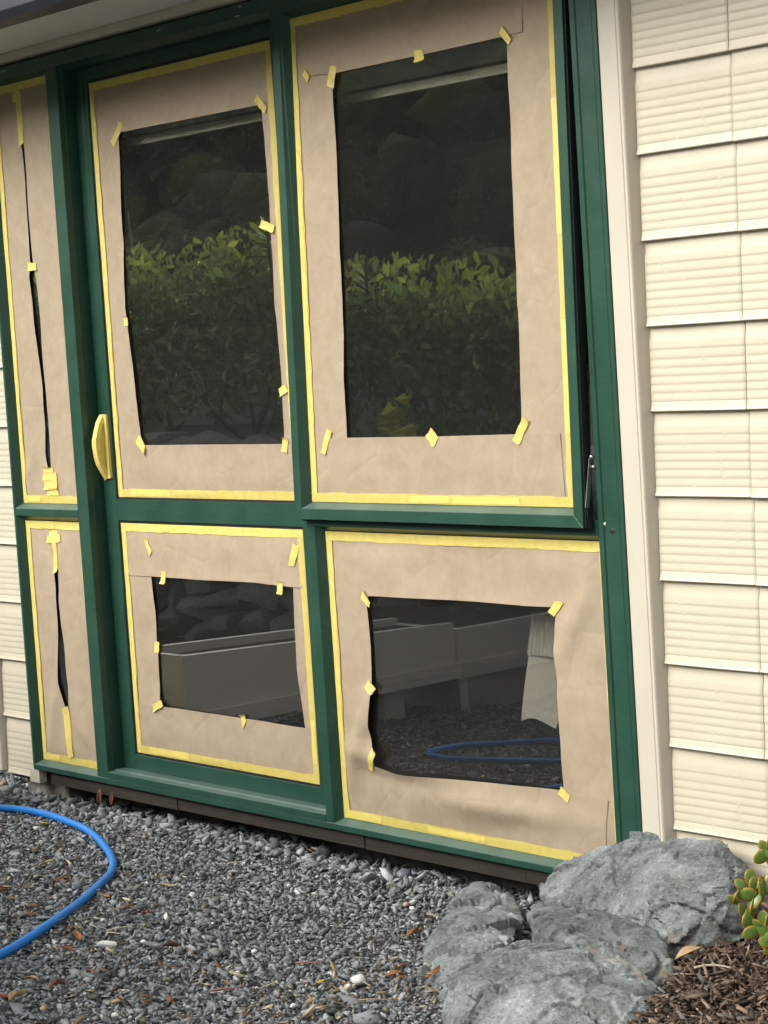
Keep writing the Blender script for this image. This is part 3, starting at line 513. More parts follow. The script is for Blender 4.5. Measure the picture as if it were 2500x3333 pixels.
# ================================================================== KRAFT PAPER AND BORDER TAPE ON EVERY PANE
def fnz(x, z, s, o=0): return noise.noise(Vector((x*s+o, z*s+o*.7, o*1.3)))
def resample(pl, n, axis=None):
    P = [Vector((p[0], p[1])) for p in pl]; L = [0]
    for i in range(1, len(P)): L.append(L[-1]+(P[i]-P[i-1]).length)
    out = []
    for k in range(n):
        d = L[-1]*k/(n-1); i = 1
        while i < len(L)-1 and L[i] < d: i += 1
        t = (d-L[i-1])/max(1e-9, L[i]-L[i-1]); out.append(P[i-1].lerp(P[i], min(1, max(0, t))))
    return out
def loft(name, A, Bp, n, m, yf, mat, parent, inv=None, jag=0, jagseed=0, thick=.00035):
    a, b = resample(A, n), resample(Bp, n); V, F = [], []
    for i in range(n):
        for j in range(m):
            t = j/(m-1); p = a[i].lerp(b[i], t)
            if jag and j == m-1: p = p + Vector((fnz(p.x, p.y, 25, jagseed), fnz(p.y, p.x, 25, jagseed+3)))*jag
            V.append((p.x, yf(p.x, p.y, i/(n-1), t), p.y))
    for i in range(n-1):
        for j in range(m-1):
            q = i*m+j; F.append((q, q+1, q+m+1, q+m))
    o = mobj(name, V, F, mat, None, smooth=True)
    me = o.data; bm = bmesh.new(); bm.from_mesh(me)
    bmesh.ops.recalc_face_normals(bm, faces=bm.faces)
    if sum(f.normal.y for f in bm.faces) > 0: bmesh.ops.reverse_faces(bm, faces=bm.faces)
    if thick: bmesh.ops.solidify(bm, geom=bm.faces[:], thickness=thick)
    bm.to_mesh(me); bm.free(); me.shade_smooth(); me.set_sharp_from_angle(angle=R_(50))
    if parent:
        o.parent = parent
        if inv is not None: o.matrix_parent_inverse = inv
    return o

class Pane:
    def __init__(s, key, x0, x1, z0, z1, yg, amp, label, tilt=False, bulge=None):
        s.key, s.x0, s.x1, s.z0, s.z1, s.yg, s.amp, s.bulge = key, x0, x1, z0, z1, yg, amp, bulge
        if tilt: s.loc, s.rot = Vector((0, 0, 2.21)), (-ANG, 0, 0)
        else: s.loc, s.rot = Vector(((x0+x1)/2, yg, z0)), (0, 0, 0)
        s.root = empty('paper_masking', s.loc, s.rot); tag(s.root, label, 'masking paper', 'kraft paper masking sheets on the panes')
        s.inv = Matrix.Identity(4) if tilt else Matrix.Translation(-s.loc)
        s.tilt = tilt
    def edge(s, x, z): return max(0.0, min(x-s.x0, s.x1-x, z-s.z0, s.z1-z))
    def disp(s, x, z):
        e = min(1, s.edge(x, z)/.07); e = e*e*(3-2*e)
        d = 1.7*s.amp*(.45+.75*fnz(x, z, 3.3, 3)+.45*fnz(x, z, 8.5, 9)+.18*fnz(x, z, 22, 5))*e
        if s.bulge:
            for (bx_, bz_, sx_, sz_, am, rot_) in s.bulge:
                dx, dz = x-bx_, z-bz_; c, si = math.cos(rot_), math.sin(rot_)
                u, v = (dx*c+dz*si)/sx_, (-dx*si+dz*c)/sz_
                d += 1.7*am*math.exp(-(u*u+v*v))*min(1, s.edge(x, z)/.03)
        return max(0, d)
    def yf(s, lay, free=None):
        def f(x, z, u, v):
            lift = .0016*max(0, (v-.75)/.25)**2 if free else 0
            return s.yg-.0009-lay*.0011-s.disp(x, z)-lift
        return f
    def strip(s, A, Bp, n, m, lay, free=True, lab=None):
        o = loft('paper_strip', A, Bp, n, m, s.yf(lay, free), PAPER, s.root, s.inv)
        if lab: o['label'] = lab
        return o
    def border(s, wt=.0235, ov=.0):
        x0, x1, z0, z1 = s.x0, s.x1, s.z0, s.z1
        hz = [((x0, z1), (x1, z1), (x0, z1-wt), (x1, z1-wt)), ((x0, z0), (x1, z0), (x0, z0+wt), (x1, z0+wt))]
        vt = [((x0, z0), (x0, z1), (x0+wt, z0), (x0+wt, z1)), ((x1, z0), (x1, z1), (x1-wt, z0), (x1-wt, z1))]
        for q, (a0, a1, b0, b1) in enumerate(hz+vt):
            L = (Vector(a1)-Vector(a0)).length; n = max(20, int(L/.012)); so = q*7+len(s.key)
            mid = lambda p, r, t: (p[0]+(r[0]-p[0])*t, p[1]+(r[1]-p[1])*t)
            wr = 1.0 if q < 2 else .45
            def yf(x, z, u, v, so=so, wr=wr, top=(q in (0,))):
                wv = .0011*abs(fnz(u*L*1.0, v*.6, 9, so))+.0013*wr*max(0, fnz(u*L, v*.25, 5, so+4))
                wv += .0022*wr*max(0, 1-abs(v-.42-.25*fnz(u*L, 0, 6, so+2))/.16)*max(0, fnz(u*L, .3, 4, so+8)+.25)
                return s.yg-.0030-(.0006 if q > 1 else .0010)-wv-s.disp(x, z)*.6
            # outer half sits on glass, inner half on the paper
            ca, cb = mid(a0, b0, .0), mid(a1, b1, .0); ma, mb = mid(a0, b0, .42), mid(a1, b1, .42)
            def half(A0, A1, B0, B1, mat, v0, v1, jag):
                loft('border_tape', [A0, A1], [B0, B1], n, 5, lambda x, z, u, v: yf(x, z, u, v0+(v1-v0)*v), mat, s.root, s.inv, jag=jag, jagseed=so, thick=0)
            half(ca, cb, b0, b1, TAPE_G if q in (1, 3) else TAPE, 0, 1, .003)
            # shorter second layer overlapping, as laid in lengths
            rr = random.Random(so)
            for _ in range(2):
                t0 = rr.uniform(0, .7); t1 = t0+rr.uniform(.06, .28)
                A0, A1 = mid(a0, a1, t0), mid(a0, a1, t1); B0, B1 = mid(b0, b1, t0), mid(b0, b1, t1)
                k0, k1 = (rr.uniform(0, .25), rr.uniform(.8, 1.0))
                loft('border_tape', [mid(A0, B0, k0), mid(A1, B1, k0+.03)], [mid(A0, B0, k1), mid(A1, B1, k1)], 10, 4,
                     lambda x, z, u, v: yf(x, z, u, v)-.0009, TAPE, s.root, s.inv, jag=.002, jagseed=so+5, thick=0)

P_su = Pane('side_up', -5.885, -5.556, .908, 2.177, .028, .004, 'kraft paper over the tall upper sidelight pane with a long slit', bulge=[(-5.84, 1.0, .025, .10, .005, -.5)])
P_sl = Pane('side_lo', -5.885, -5.556, .1035, .8525, .028, .005, 'kraft paper over the small lower sidelight pane, leaf shaped slit', bulge=[(-5.80, .25, .025, .12, .006, -.30), (-5.63, .20, .02, .05, .006, .6)])
P_du = Pane('door_up', -5.411, -4.548, .928, 2.131, Y0+.0095, .004, 'kraft paper around the tall upper pane of the door')
P_dl = Pane('door_lo', -5.411, -4.548, .167, .851, Y0+.0095, .004, 'kraft paper around the low lower pane of the door')
P_lr = Pane('low_r', -4.405, -3.404, .1035, .8545, .028, .006, 'loose bulging kraft paper around the lower right pane', bulge=[(-4.31, .33, .030, .15, .0085, -.42), (-4.16, .27, .22, .030, .012, -.10), (-3.52, .66, .03, .10, .008, -.6), (-3.85, .20, .25, .03, .010, 0)])
P_aw = Pane('awn', AX0+wd+bs, AX1-wd-bs, AZ0+wd+bs, AZ1-wd-bs, .028, .004, 'kraft paper around the tall awning window pane', tilt=True)

def slit_pair(P, slit):
    l, r = slit
    def ext(pl): return [(pl[0][0], P.z1)]+list(pl)+[(pl[-1][0], P.z0)]
    P.strip([(P.x0, P.z1), (P.x0, P.z0)], ext(l), 60, 10, 0); P.strip([(P.x1, P.z1), (P.x1, P.z0)], ext(r), 60, 10, 1)
    P.border()
slit_pair(P_su, PANE['side_up']['slit']); slit_pair(P_sl, PANE['side_lo']['slit'])

def surround(P, key, le=None, re_=None, bl=None, br=None):
    o = PANE[key]['open']; L, Rr, T, Bo = o
    P.strip([(P.x0, P.z1), (P.x0, P.z0)], [(L[0][0], P.z1)]+list(L)+[(L[-1][0], P.z0)], 110, 22, 0)
    P.strip([(P.x1, P.z1), (P.x1, P.z0)], [(Rr[0][0], P.z1)]+list(Rr)+[(Rr[-1][0], P.z0)], 70, 12, 0)
    tx0, tx1 = (le or T[0][0]), (re_ or T[-1][0])
    P.strip([(tx0, P.z1), (tx1, P.z1)], T, 80, 14, 1.3)
    bx0, bx1 = (bl or Bo[0][0]), (br or Bo[-1][0])
    P.strip([(bx0, P.z0), (bx1, P.z0)], Bo, 80, 14, 1.3)
    P.border()
surround(P_du, 'door_up'); surround(P_dl, 'door_lo'); surround(P_aw, 'awn', le=PANE['awn']['edge'][0][0][0], re_=PANE['awn']['edge'][1][0][0], bl=PANE['awn']['edge'][2][-1][0], br=PANE['awn']['edge'][3][-1][0])
surround(P_lr, 'low_r', br=PANE['low_r']['edge'][0][-1][0])

# ---- the loose pieces of tape, each a thing
TL = {
'side_up': ['long crumpled tape closing the top of the tall sidelight slit', 'short tape stub beside the top of the tall sidelight slit', 'small tape bridging the tall sidelight slit halfway down', 'uppermost tape patch under the tall sidelight slit', 'widest tape patch under the tall sidelight slit', 'large lower tape patch under the tall sidelight slit', 'curled tape patch touching the border tape under the tall slit'],
'side_lo': ['short upright tape at the very top of the lower sidelight paper', 'crosswise tape near the top of the lower sidelight paper', 'long narrow tape ending where the lower sidelight slit opens', 'folded long tape running from lower sidelight slit down to the border'],
'door_up': ['slanted tape at the top left corner of the upper door opening', 'slanted tape at the top right corner of the upper door opening', 'square tape on right edge of the upper door opening, upper one', 'tiny tape on the left edge of the upper door opening', 'small diamond tape on right edge of the upper door opening, lower one', 'slanted tape at the bottom left corner of the upper door opening', 'upright tape at the bottom right corner of the upper door opening'],
'door_lo': ['slanted tape high on the left of the lower door paper', 'slanted tape high on the right of the lower door paper', 'upright tape on the top edge of the lower door opening, left', 'upright tape on the top edge of the lower door opening, right', 'small tape on left edge of the lower door opening', 'square tape at bottom left corner of the lower door opening', 'narrow tape on the bottom edge of the lower door opening'],
'awn': ['diamond tape on paper at far top left of the awning window', 'tall tape at top left corner of the awning window opening', 'square tape at middle of the top edge of the awning window opening', 'diamond tape at top right corner of the awning window opening', 'slanted tape on paper left of the awning opening bottom', 'diamond tape on the middle of the awning opening bottom edge', 'long slanted tape at bottom right corner of the awning opening'],
'low_r': ['tape at top left corner of the lower right opening', 'slanted tape at top right corner of the lower right opening', 'tape halfway down left edge of the lower right opening', 'slanted tape on curled paper at lower left of the lower right opening', 'tape at bottom right corner of the lower right opening']}
PN = {'side_up': P_su, 'side_lo': P_sl, 'door_up': P_du, 'door_lo': P_dl, 'awn': P_aw, 'low_r': P_lr}
for key, quads in PANE.items():
    P = PN[key]
    for qi, q in enumerate(quads['tape']):
        so = qi*13+len(key)*3
        n, m = 12, 8; V, F = [], []
        q = [Vector(v) for v in q]
        c = sum(q, Vector((0, 0)))/4
        for i in range(n):
            u = i/(n-1)
            for j in range(m):
                v = j/(m-1)
                p = q[0].lerp(q[1], u).lerp(q[3].lerp(q[2], u), v)
                if i in (0, n-1) or j in (0, m-1): p = p+Vector((fnz(p.x, p.y, 60, so), fnz(p.y, p.x, 60, so)))*.0022
                y = P.yg-.0040-P.disp(p.x, p.y)-.0003*(qi % 4)
                y -= .0014*abs(fnz(p.x, p.y, 40, so))+.0020*max(0, fnz(u*2, v*.5, 3, so))
                y -= .0055*max(0, (abs(v-.5)-.36)/.14)**2*(1 if (so+(v > .5)) % 3 == 0 else .15)
                V.append((p.x-(c.x if not P.tilt else 0), y, p.y-(c.y if not P.tilt else 0)))
        for i in range(n-1):
            for j in range(m-1):
                a_ = i*m+j; F.append((a_, a_+1, a_+m+1, a_+m))
        if not P.tilt: V = [(x, y-P.yg, z) for x, y, z in V]
        else: V = [(x-c.x, y, z-c.y) for x, y, z in V]
        o = mobj('masking_tape', V, F, TAPE, None, True)
        if P.tilt:
            o.rotation_euler = (-ANG, 0, 0)
            o.location = Vector((0, 0, 2.21)) + Matrix.Rotation(-ANG, 3, 'X') @ Vector((c.x, 0, c.y))
        else: o.location = (c.x, P.yg, c.y)
        tag(o, TL[key][qi], 'masking tape', 'yellow masking tape pieces holding the paper')

# ================================================================== THINGS INSIDE THE ROOM
blind = tag(empty('roller_blind', (-4.5, .13, 2.0)), 'grey rolled down blind seen dimly behind the tall panes', 'blind')
BL = m_simple('blind_fabric', (.74, .76, .72), .85, .05, 20, .2, 200)
bi = lambda o: fp(o, blind, Vector((-4.5, .13, 2.0)))
bi(box('blind_fabric', -5.40, -3.50, .128, .131, 1.972, 2.44, BL)); bi(box('bottom_bar', -5.40, -3.50, .120, .138, 1.940, 1.962, m_simple('blind_bar', (.80, .77, .62), .5), bev=.004))
curt = tag(empty('curtain', (-3.76, .15, .4)), 'pale curtain with ribbed band and hem, inside the lower right pane', 'curtain')
CU = m_simple('curtain_cloth', (.52, .485, .42), .9, .08, 60, .6, 160)
def cloth(x0f, x1f, z0f, z1, n, m, rib, name):
    V, F = [], []
    for i in range(n):
        u = i/(n-1)
        for j in range(m):
            v = j/(m-1); zb = z0f(u); z = zb+(z1-zb)*v; x = x0f(z)+(x1f(z)-x0f(z))*u
            V.append((x+3.76, rib(u, z), z-.4))
    for i in range(n-1):
        for j in range(m-1):
            a_ = i*m+j; F.append((a_, a_+1, a_+m+1, a_+m))
    o = mobj(name, V, F, CU, curt, True); return o
lx = lambda z: -3.849+(.0465 if z > .55 else .0465*(z-.388)/.162)*(1 if z > .388 else 0)+max(0, z-.55)*.24
rx = lambda z: -3.52
cloth(lx, rx, lambda u: .556, 1.25, 90, 24, lambda u, z: -.012+.0028*math.sin(u*150)+.006*math.sin(u*9), 'ribbed_band')
cloth(lx, rx, lambda u: .388+.012*math.sin(u*11)+(.03 if .36 < u < .46 else 0), .566, 60, 20, lambda u, z: .004+.010*math.sin(u*8+z*9)+.010*math.exp(-((u-.45)/.08)**2)*(z-.38)*5, 'lower_cloth')

# ================================================================== GROUND
def hz(x, y):
    """height of the land"""
    return 0.0
def grid_obj(name, xs, ys, zf, mat, kind):
    V = [(x, y, zf(x, y)) for x in xs for y in ys]; n = len(ys)
    F = [(i*n+j, (i+1)*n+j, (i+1)*n+j+1, i*n+j+1) for i in range(len(xs)-1) for j in range(len(ys)-1)]
    o = mobj(name, V, F, mat, None, True); return tag(o, kind=kind)
def gz(x, y): return -.034*min(1, max(0, (y+.10)/.10))*(1 if x < -3.2 else 0)+ .010*noise.noise(Vector((x*1.7, y*1.7, 0)))+.006*noise.noise(Vector((x*5, y*5, 3)))
lin = lambda a, b, n: [a+(b-a)*i/(n-1) for i in range(n)]
xs_ = lin(-200, -12, 12)+lin(-11, 3, 90)+lin(4, 200, 12); ys_ = lin(-2.34, 6, 60)+lin(8, 250, 12)
GM = m_simple('gravel_ground', (.12, .125, .127), .95, .45, 90, 1.0, 120, bdist=.01)
ground = grid_obj('ground', xs_, ys_, lambda x, y: gz(x, y)-.012 if abs(x) < 12 and abs(y) < 7 else -.012, GM, 'structure')

def stones(name, n, region, size, cols, seed, zf, flat=(.22, .65), elong=(1.0, 2.1), npts=8, mat=None, tilt=.5, layers=.012, mask=None):
    r = np.random.default_rng(seed)
    # shape variants
    vs, fs = [], []
    for k in range(16):
        rr = random.Random(seed*100+k); bm = bmesh.new()
        for q in range(npts):
            a = rr.uniform(0, 2*math.pi); zz = rr.uniform(-1, 1); h = math.sqrt(1-zz*zz); s_ = rr.uniform(.8, 1.15)
            bm.verts.new((math.cos(a)*h*s_, math.sin(a)*h*s_, zz*s_))
        res = bmesh.ops.convex_hull(bm, input=bm.verts[:])
        junk = [g for g in res['geom_interior'] if isinstance(g, bmesh.types.BMVert)]
        if junk: bmesh.ops.delete(bm, geom=junk, context='VERTS')
        bm.verts.index_update(); bm.verts.ensure_lookup_table()
        vs.append(np.array([v.co[:] for v in bm.verts], np.float32)); fs.append(np.array([[v.index for v in f.verts] for f in bm.faces if len(f.verts) == 3], np.int64)); bm.free()
    x = r.uniform(region[0], region[1], n*2); y = r.uniform(region[2], region[3], n*2)
    if mask is not None:
        ok = mask(x, y); x, y = x[ok], y[ok]
    x, y = x[:n], y[:n]; n = len(x)
    var = r.integers(0, 16, n)
    sz = size*np.exp(r.normal(0, .38, n)).clip(.45, 2.6)
    sx = sz*r.uniform(*elong, n); sy = sz; szz = sz*r.uniform(*flat, n)
    ca, sa = np.cos(a := r.uniform(0, 6.283, n)), np.sin(a)
    tx = r.normal(0, tilt, n); ty = r.normal(0, tilt, n)
    z = zf(x, y)+r.uniform(-.2, 1, n)*layers
    AV, AF, AC = [], [], []; off = 0
    ci = r.choice(len(cols), n, p=np.array([c[1] for c in cols])/sum(c[1] for c in cols)); cc = np.array([c[0] for c in cols])[ci]
    cc = cc*np.exp(r.normal(0, .20, n))[:, None]
    for k in range(16):
        id_ = np.where(var == k)[0]
        if not len(id_): continue
        v = vs[k][None, :, :]*np.stack([sx, sy, szz], 1)[id_][:, None, :]
        X, Y, Z = v[..., 0], v[..., 1], v[..., 2]
        c1, s1_ = np.cos(tx[id_])[:, None], np.sin(tx[id_])[:, None]; Y, Z = Y*c1-Z*s1_, Y*s1_+Z*c1
        c2, s2_ = np.cos(ty[id_])[:, None], np.sin(ty[id_])[:, None]; X, Z = X*c2+Z*s2_, -X*s2_+Z*c2
        cA, sA = ca[id_][:, None], sa[id_][:, None]; X, Y = X*cA-Y*sA, X*sA+Y*cA
        X = X+x[id_][:, None]; Y = Y+y[id_][:, None]; Z = Z+z[id_][:, None]
        nv = v.shape[1]; AV.append(np.stack([X, Y, Z], -1).reshape(-1, 3))
        AF.append((fs[k][None]+(np.arange(len(id_))*nv)[:, None, None]+off).reshape(-1, 3)); off += nv*len(id_)
        AC.append(np.repeat(cc[id_], nv, 0))
    AV = np.concatenate(AV).astype(np.float32); AF = np.concatenate(AF).astype(np.int32); AC = np.concatenate(AC).clip(0, 1)
    me = bpy.data.meshes.new(name); me.vertices.add(len(AV)); me.vertices.foreach_set('co', AV.ravel())
    me.loops.add(AF.size); me.loops.foreach_set('vertex_index', AF.ravel()); me.polygons.add(len(AF))
    me.polygons.foreach_set('loop_start', np.arange(0, AF.size, 3, dtype=np.int32)); me.update(calc_edges=True)
    at = me.color_attributes.new('Col', 'FLOAT_COLOR', 'POINT'); at.data.foreach_set('color', np.concatenate([AC, np.ones((len(AC), 1))], 1).astype(np.float32).ravel())
    me.materials.append(mat); o = bpy.data.objects.new(name, me); COL.objects.link(o); tag(o, kind='stuff'); return o
nzv = lambda X, Y: np.array([gz(a_, b_) for a_, b_ in zip(X, Y)])
STONE = m_attr('gravel_stone', .85, 220, .4, .22)
GC = [((.235, .248, .255), 44), ((.33, .345, .348), 34), ((.12, .13, .135), 11), ((.40, .415, .415), 12), ((.22, .20, .15), 3.0), ((.46, .46, .43), 1.6), ((.15, .17, .14), 3), ((.64, .63, .58), .35)]
def gmask(x, y):
    inplan = ~((x > -6.04) & (y > .12)); bed = (x > -3.0) & (y < 0) & (y > -.5)
    return inplan & ~bed
g1 = stones('gravel', 98000, (-6.9, -2.7, -1.75, .13), .0057, GC, 3, nzv, mat=STONE, mask=gmask, layers=.012)
g2 = stones('gravel', 10000, (-8.2, -6.04, -.5, 2.4), .0105, GC, 5, nzv, mat=STONE, layers=.02)
g4 = stones('gravel', 500, (-6.9, -2.7, -1.3, .10), .0135, GC, 6, lambda X, Y: nzv(X, Y)+.004, mat=STONE, mask=gmask, flat=(.3, .6), tilt=.3)
edge = stones('gravel', 900, (-6.1, -4.0, -.14, .10), .012, GC[:4], 8, lambda X, Y: nzv(X, Y)+.006, mat=STONE, flat=(.4, .8))
tag(g1, 'dark grey crushed stone gravel covering the yard', 'gravel'); tag(g2, 'coarser pale gravel beyond the house corner', 'gravel')
tag(g4, 'larger chips scattered over the grey gravel', 'gravel'); tag(edge, 'coarse dark stones banked against the sill under the green frame', 'gravel')
LIT = m_attr('litter', .85, 120, .2)
LC = [((.30, .22, .13), 4), ((.22, .10, .045), 3), ((.46, .40, .28), 4), ((.12, .07, .04), 2), ((.55, .50, .38), 1)]
lit = stones('leaf_litter', 950, (-5.6, -2.9, -1.5, .08), .0042, LC, 11, lambda X, Y: nzv(X, Y)+.012, mat=LIT, flat=(.12, .3), elong=(1.8, 6.5), tilt=.22, mask=lambda x, y: gmask(x, y) & (np.sin(x*5)+np.cos(y*7+x*3) > -.2+1.2*(y > -.35)))
tag(lit, 'scattered dry leaf crumbs and straw on the gravel', 'leaf litter')
hl = stones('leaf_litter', 450, (-3.55, -2.95, -1.1, -.45), .0036, LC, 12, lambda X, Y: nzv(X, Y)+.013, mat=LIT, flat=(.12, .3), elong=(1.8, 6), tilt=.25, mask=gmask)
tag(hl, 'dry leaf crumbs gathered at the foot of the boulders', 'leaf litter')

# mulch bed at the right
mb = grid_obj('mulch_bed', lin(-3.12, -1.2, 60), lin(-1.6, -.005, 50), lambda x, y: -.03+.085*min(1, max(0, (x+3.04-.52*max(0, -.12-y))/.08))+.01*noise.noise(Vector((x*9, y*9, 0))), m_simple('mulch_soil', (.045, .030, .020), .95, .4, 60, 1.0, 120, bdist=.01), 'structure')
MC = [((.14, .092, .060), 9), ((.085, .055, .038), 10), ((.21, .15, .105), 6), ((.032, .022, .016), 7), ((.30, .23, .17), 2.2), ((.16, .15, .14), 1.5)]
mu = stones('bark_mulch', 9500, (-3.12, -2.25, -.95, -.01), .0052, MC, 21, lambda X, Y: .062+.01*np.array([noise.noise(Vector((a_*9, b_*9, 0))) for a_, b_ in zip(X, Y)]), mat=LIT, flat=(.2, .55), elong=(1.2, 4.5), tilt=.45, layers=.018, mask=lambda x, y: x > -3.02+np.maximum(0, -.12-y)*.52)
tag(mu, 'brown shredded bark mulch filling the garden bed', 'bark mulch')

# ---- boulders
def boulder(key, label, seed, amp=1.0):
    pts = [Vector(p) for p in ROCK[key]]; lo = Vector((sum(p.x for p in pts)/len(pts), sum(p.y for p in pts)/len(pts), 0))
    bm = bmesh.new()
    for p in pts: bm.verts.new(p-lo)
    res = bmesh.ops.convex_hull(bm, input=bm.verts[:])
    junk = [g for g in res['geom_interior'] if isinstance(g, bmesh.types.BMVert)]
    if junk: bmesh.ops.delete(bm, geom=junk, context='VERTS')
    bmesh.ops.recalc_face_normals(bm, faces=bm.faces)
    me = bpy.data.meshes.new('boulder'); bm.to_mesh(me); bm.free()
    o = bpy.data.objects.new('boulder', me); COL.objects.link(o); o.location = lo+Vector({'C': (0, .012, -.008), 'B': (-.01, .015, -.01), 'A': (0, 0, 0), 'D': (0, -.012, -.008)}[key])
    rm = o.modifiers.new('r', 'REMESH'); rm.mode = 'VOXEL'; rm.voxel_size = .0055
    bpy.context.view_layer.update(); dg = bpy.context.evaluated_depsgraph_get()
    m2 = bpy.data.meshes.new_from_object(o.evaluated_get(dg)); o.modifiers.clear(); o.data = m2; m2.name = 'boulder'
    bm = bmesh.new(); bm.from_mesh(m2); bmesh.ops.smooth_vert(bm, verts=bm.verts, factor=.5, use_axis_x=True, use_axis_y=True, use_axis_z=True)
    bmesh.ops.smooth_vert(bm, verts=bm.verts, factor=.5, use_axis_x=True, use_axis_y=True, use_axis_z=True)
    bm.normal_update()
    ns = [v.normal.copy() for v in bm.verts]
    off = Vector((seed*3.1, seed*1.7, seed*.9))
    sk = Matrix.Rotation(.5+seed*.3, 3, 'Y') @ Matrix.Rotation(.3, 3, 'X')
    for v, nn in zip(bm.verts, ns):
        p = v.co+off; q = sk @ p
        d = .008*noise.fractal(p*4, .8, 2.1, 3)
        # fractured facets at three sizes
        for (sc, kk, wq) in ((5.0, .13, .08), (14.0, .15, .15), (38.0, .18, .4)):
            pw = q*sc+Vector((noise.noise(p*8), noise.noise(p*8+Vector((5, 0, 0))), 0))*wq
            pw.z *= 1.3
            cp = noise.voronoi(pw)[1][0]; hh = Vector((math.sin(cp.x*91.7+cp.y*37.1), math.sin(cp.y*71.3+cp.z*53.9), math.sin(cp.z*67.7+cp.x*29.3)))
            d += max(-.9, min(.9, (pw-cp).dot(hh)))*kk/sc*.55
        rg = abs(noise.noise(q*6+Vector((9, 0, 0)))); d -= .012*max(0, 1-rg/.035)
        d += .0022*noise.fractal(p*60, .7, 2, 3)
        v.co += nn*d*amp
    bm.to_mesh(m2); bm.free(); m2.materials.clear(); m2.materials.append({'C': ROCKD, 'A': ROCKM, 'B': ROCKM, 'D': ROCKL}[key]); m2.shade_smooth(); m2.set_sharp_from_angle(angle=R_(34))
    return tag(o, label, 'boulder', 'greywacke boulders at the garden edge')
boulder('A', 'largest grey boulder with rust stains, against the lower right corner of the green frame', 1)
boulder('B', 'left grey boulder rising from the gravel, behind the front boulder', 2)
boulder('C', 'dark middle boulder wedged between the front and the largest boulders', 3)
boulder('D', 'front grey boulder cut off by the bottom of the photo', 4)

# ---- hose
def zs(pts): return [(p[0], p[1], .020+gz(p[0], p[1])) for p in pts]
link = [(-6.05, -.25), (-6.35, -.42), (-6.3, -.80), (-5.95, -1.02), (-5.6, -.98)]
end_ = HOSE_A[-1]
PA = [(p[0], p[1]) for p in HOSE_A]
for _ in range(3): PA = [PA[0]]+[tuple((PA[i-1][q]+2*PA[i][q]+PA[i+1][q])/4 for q in (0, 1)) for i in range(1, len(PA)-1)]+[PA[-1]]
PB = [(p[0], p[1]) for p in HOSE_B]
hose = tube('garden_hose', zs(PA[::-1]+[(-6.30, -.30), (-6.5, -.55)]), .0105, HOSE, seg=14, sub=6)
tag(hose, 'bright blue garden hose curving over the gravel at lower left', 'hose')
hose2 = tube('garden_hose', zs(PB+[(-4.45, -1.30), (-4.2, -1.45)]), .0095, HOSE, seg=12, sub=8)
tag(hose2, 'loop of the blue hose seen reflected in the lower right pane', 'hose')

# ---- small countable things on the gravel
LCOL = {'brown': (.17, .075, .04), 'darkbrown': (.075, .045, .03), 'yellow': (.72, .55, .06), 'tan': (.38, .27, .14), 'orange': (.36, .15, .05), 'red': (.22, .06, .03)}
LM = {k: m_simple('dry_leaf_'+k, c, .7, .3, 60, .5, 120) for k, c in LCOL.items()}
def leaf_mesh(s, seed, curl=.5, upright=False):
    rr = random.Random(seed); n, m = 9, 5; V, F = [], []
    for i in range(n):
        u = i/(n-1); wdt = .36*math.sin(math.pi*min(1, u*1.0))**.8*(1-.25*u)+.006
        for j in range(m):
            v = j/(m-1)*2-1
            x = (u-.5)*s; y = v*wdt*s*.5*(1+.15*math.sin(seed+u*9)); z = s*(curl*.35*v*v*wdt*2+.10*curl*math.sin(u*4+seed)+.03*math.sin(v*5+u*7+seed))
            V.append((x, y, z))
    for i in range(n-1):
        for j in range(m-1):
            a_ = i*m+j; F.append((a_, a_+1, a_+m+1, a_+m))
    mz = min(v[2] for v in V); return [(x, y, z-mz) for x, y, z in V], F
for k, ((x, y), s_, c_, lab, up) in enumerate(LEAVES):
    V, F = leaf_mesh(s_, k*1.7, .9 if 'curl' in lab or 'crump' in lab else .45)
    o = mobj('dry_leaf', V, F, LM[c_], None, True); o.location = (x, y, .020+gz(x, y)); o.rotation_euler = (random.uniform(-.3, .3), random.uniform(-.3, .3), random.uniform(0, 6.28))
    if up: o.rotation_euler = (R_(80), R_(-84), R_(50)); o.location.z = .03; o.location.y = min(o.location.y, .0)
    so_ = o.modifiers.new('t', 'SOLIDIFY'); so_.thickness = .0008
    tag(o, lab, 'leaf', 'dead leaves on the ground')
PM = {'white': m_simple('white_quartz', (.66, .66, .62), .6, .1, 60, .5, 100), 'pink': m_simple('pink_stone', (.50, .36, .32), .6), 'grey': m_simple('grey_pebble', (.22, .225, .21), .7, .2, 60, .4, 120), 'blue': m_simple('slate_stone', (.13, .15, .16), .6, .35, 50, .7, 120), 'tan': m_simple('tan_stone', (.22, .19, .14), .7)}
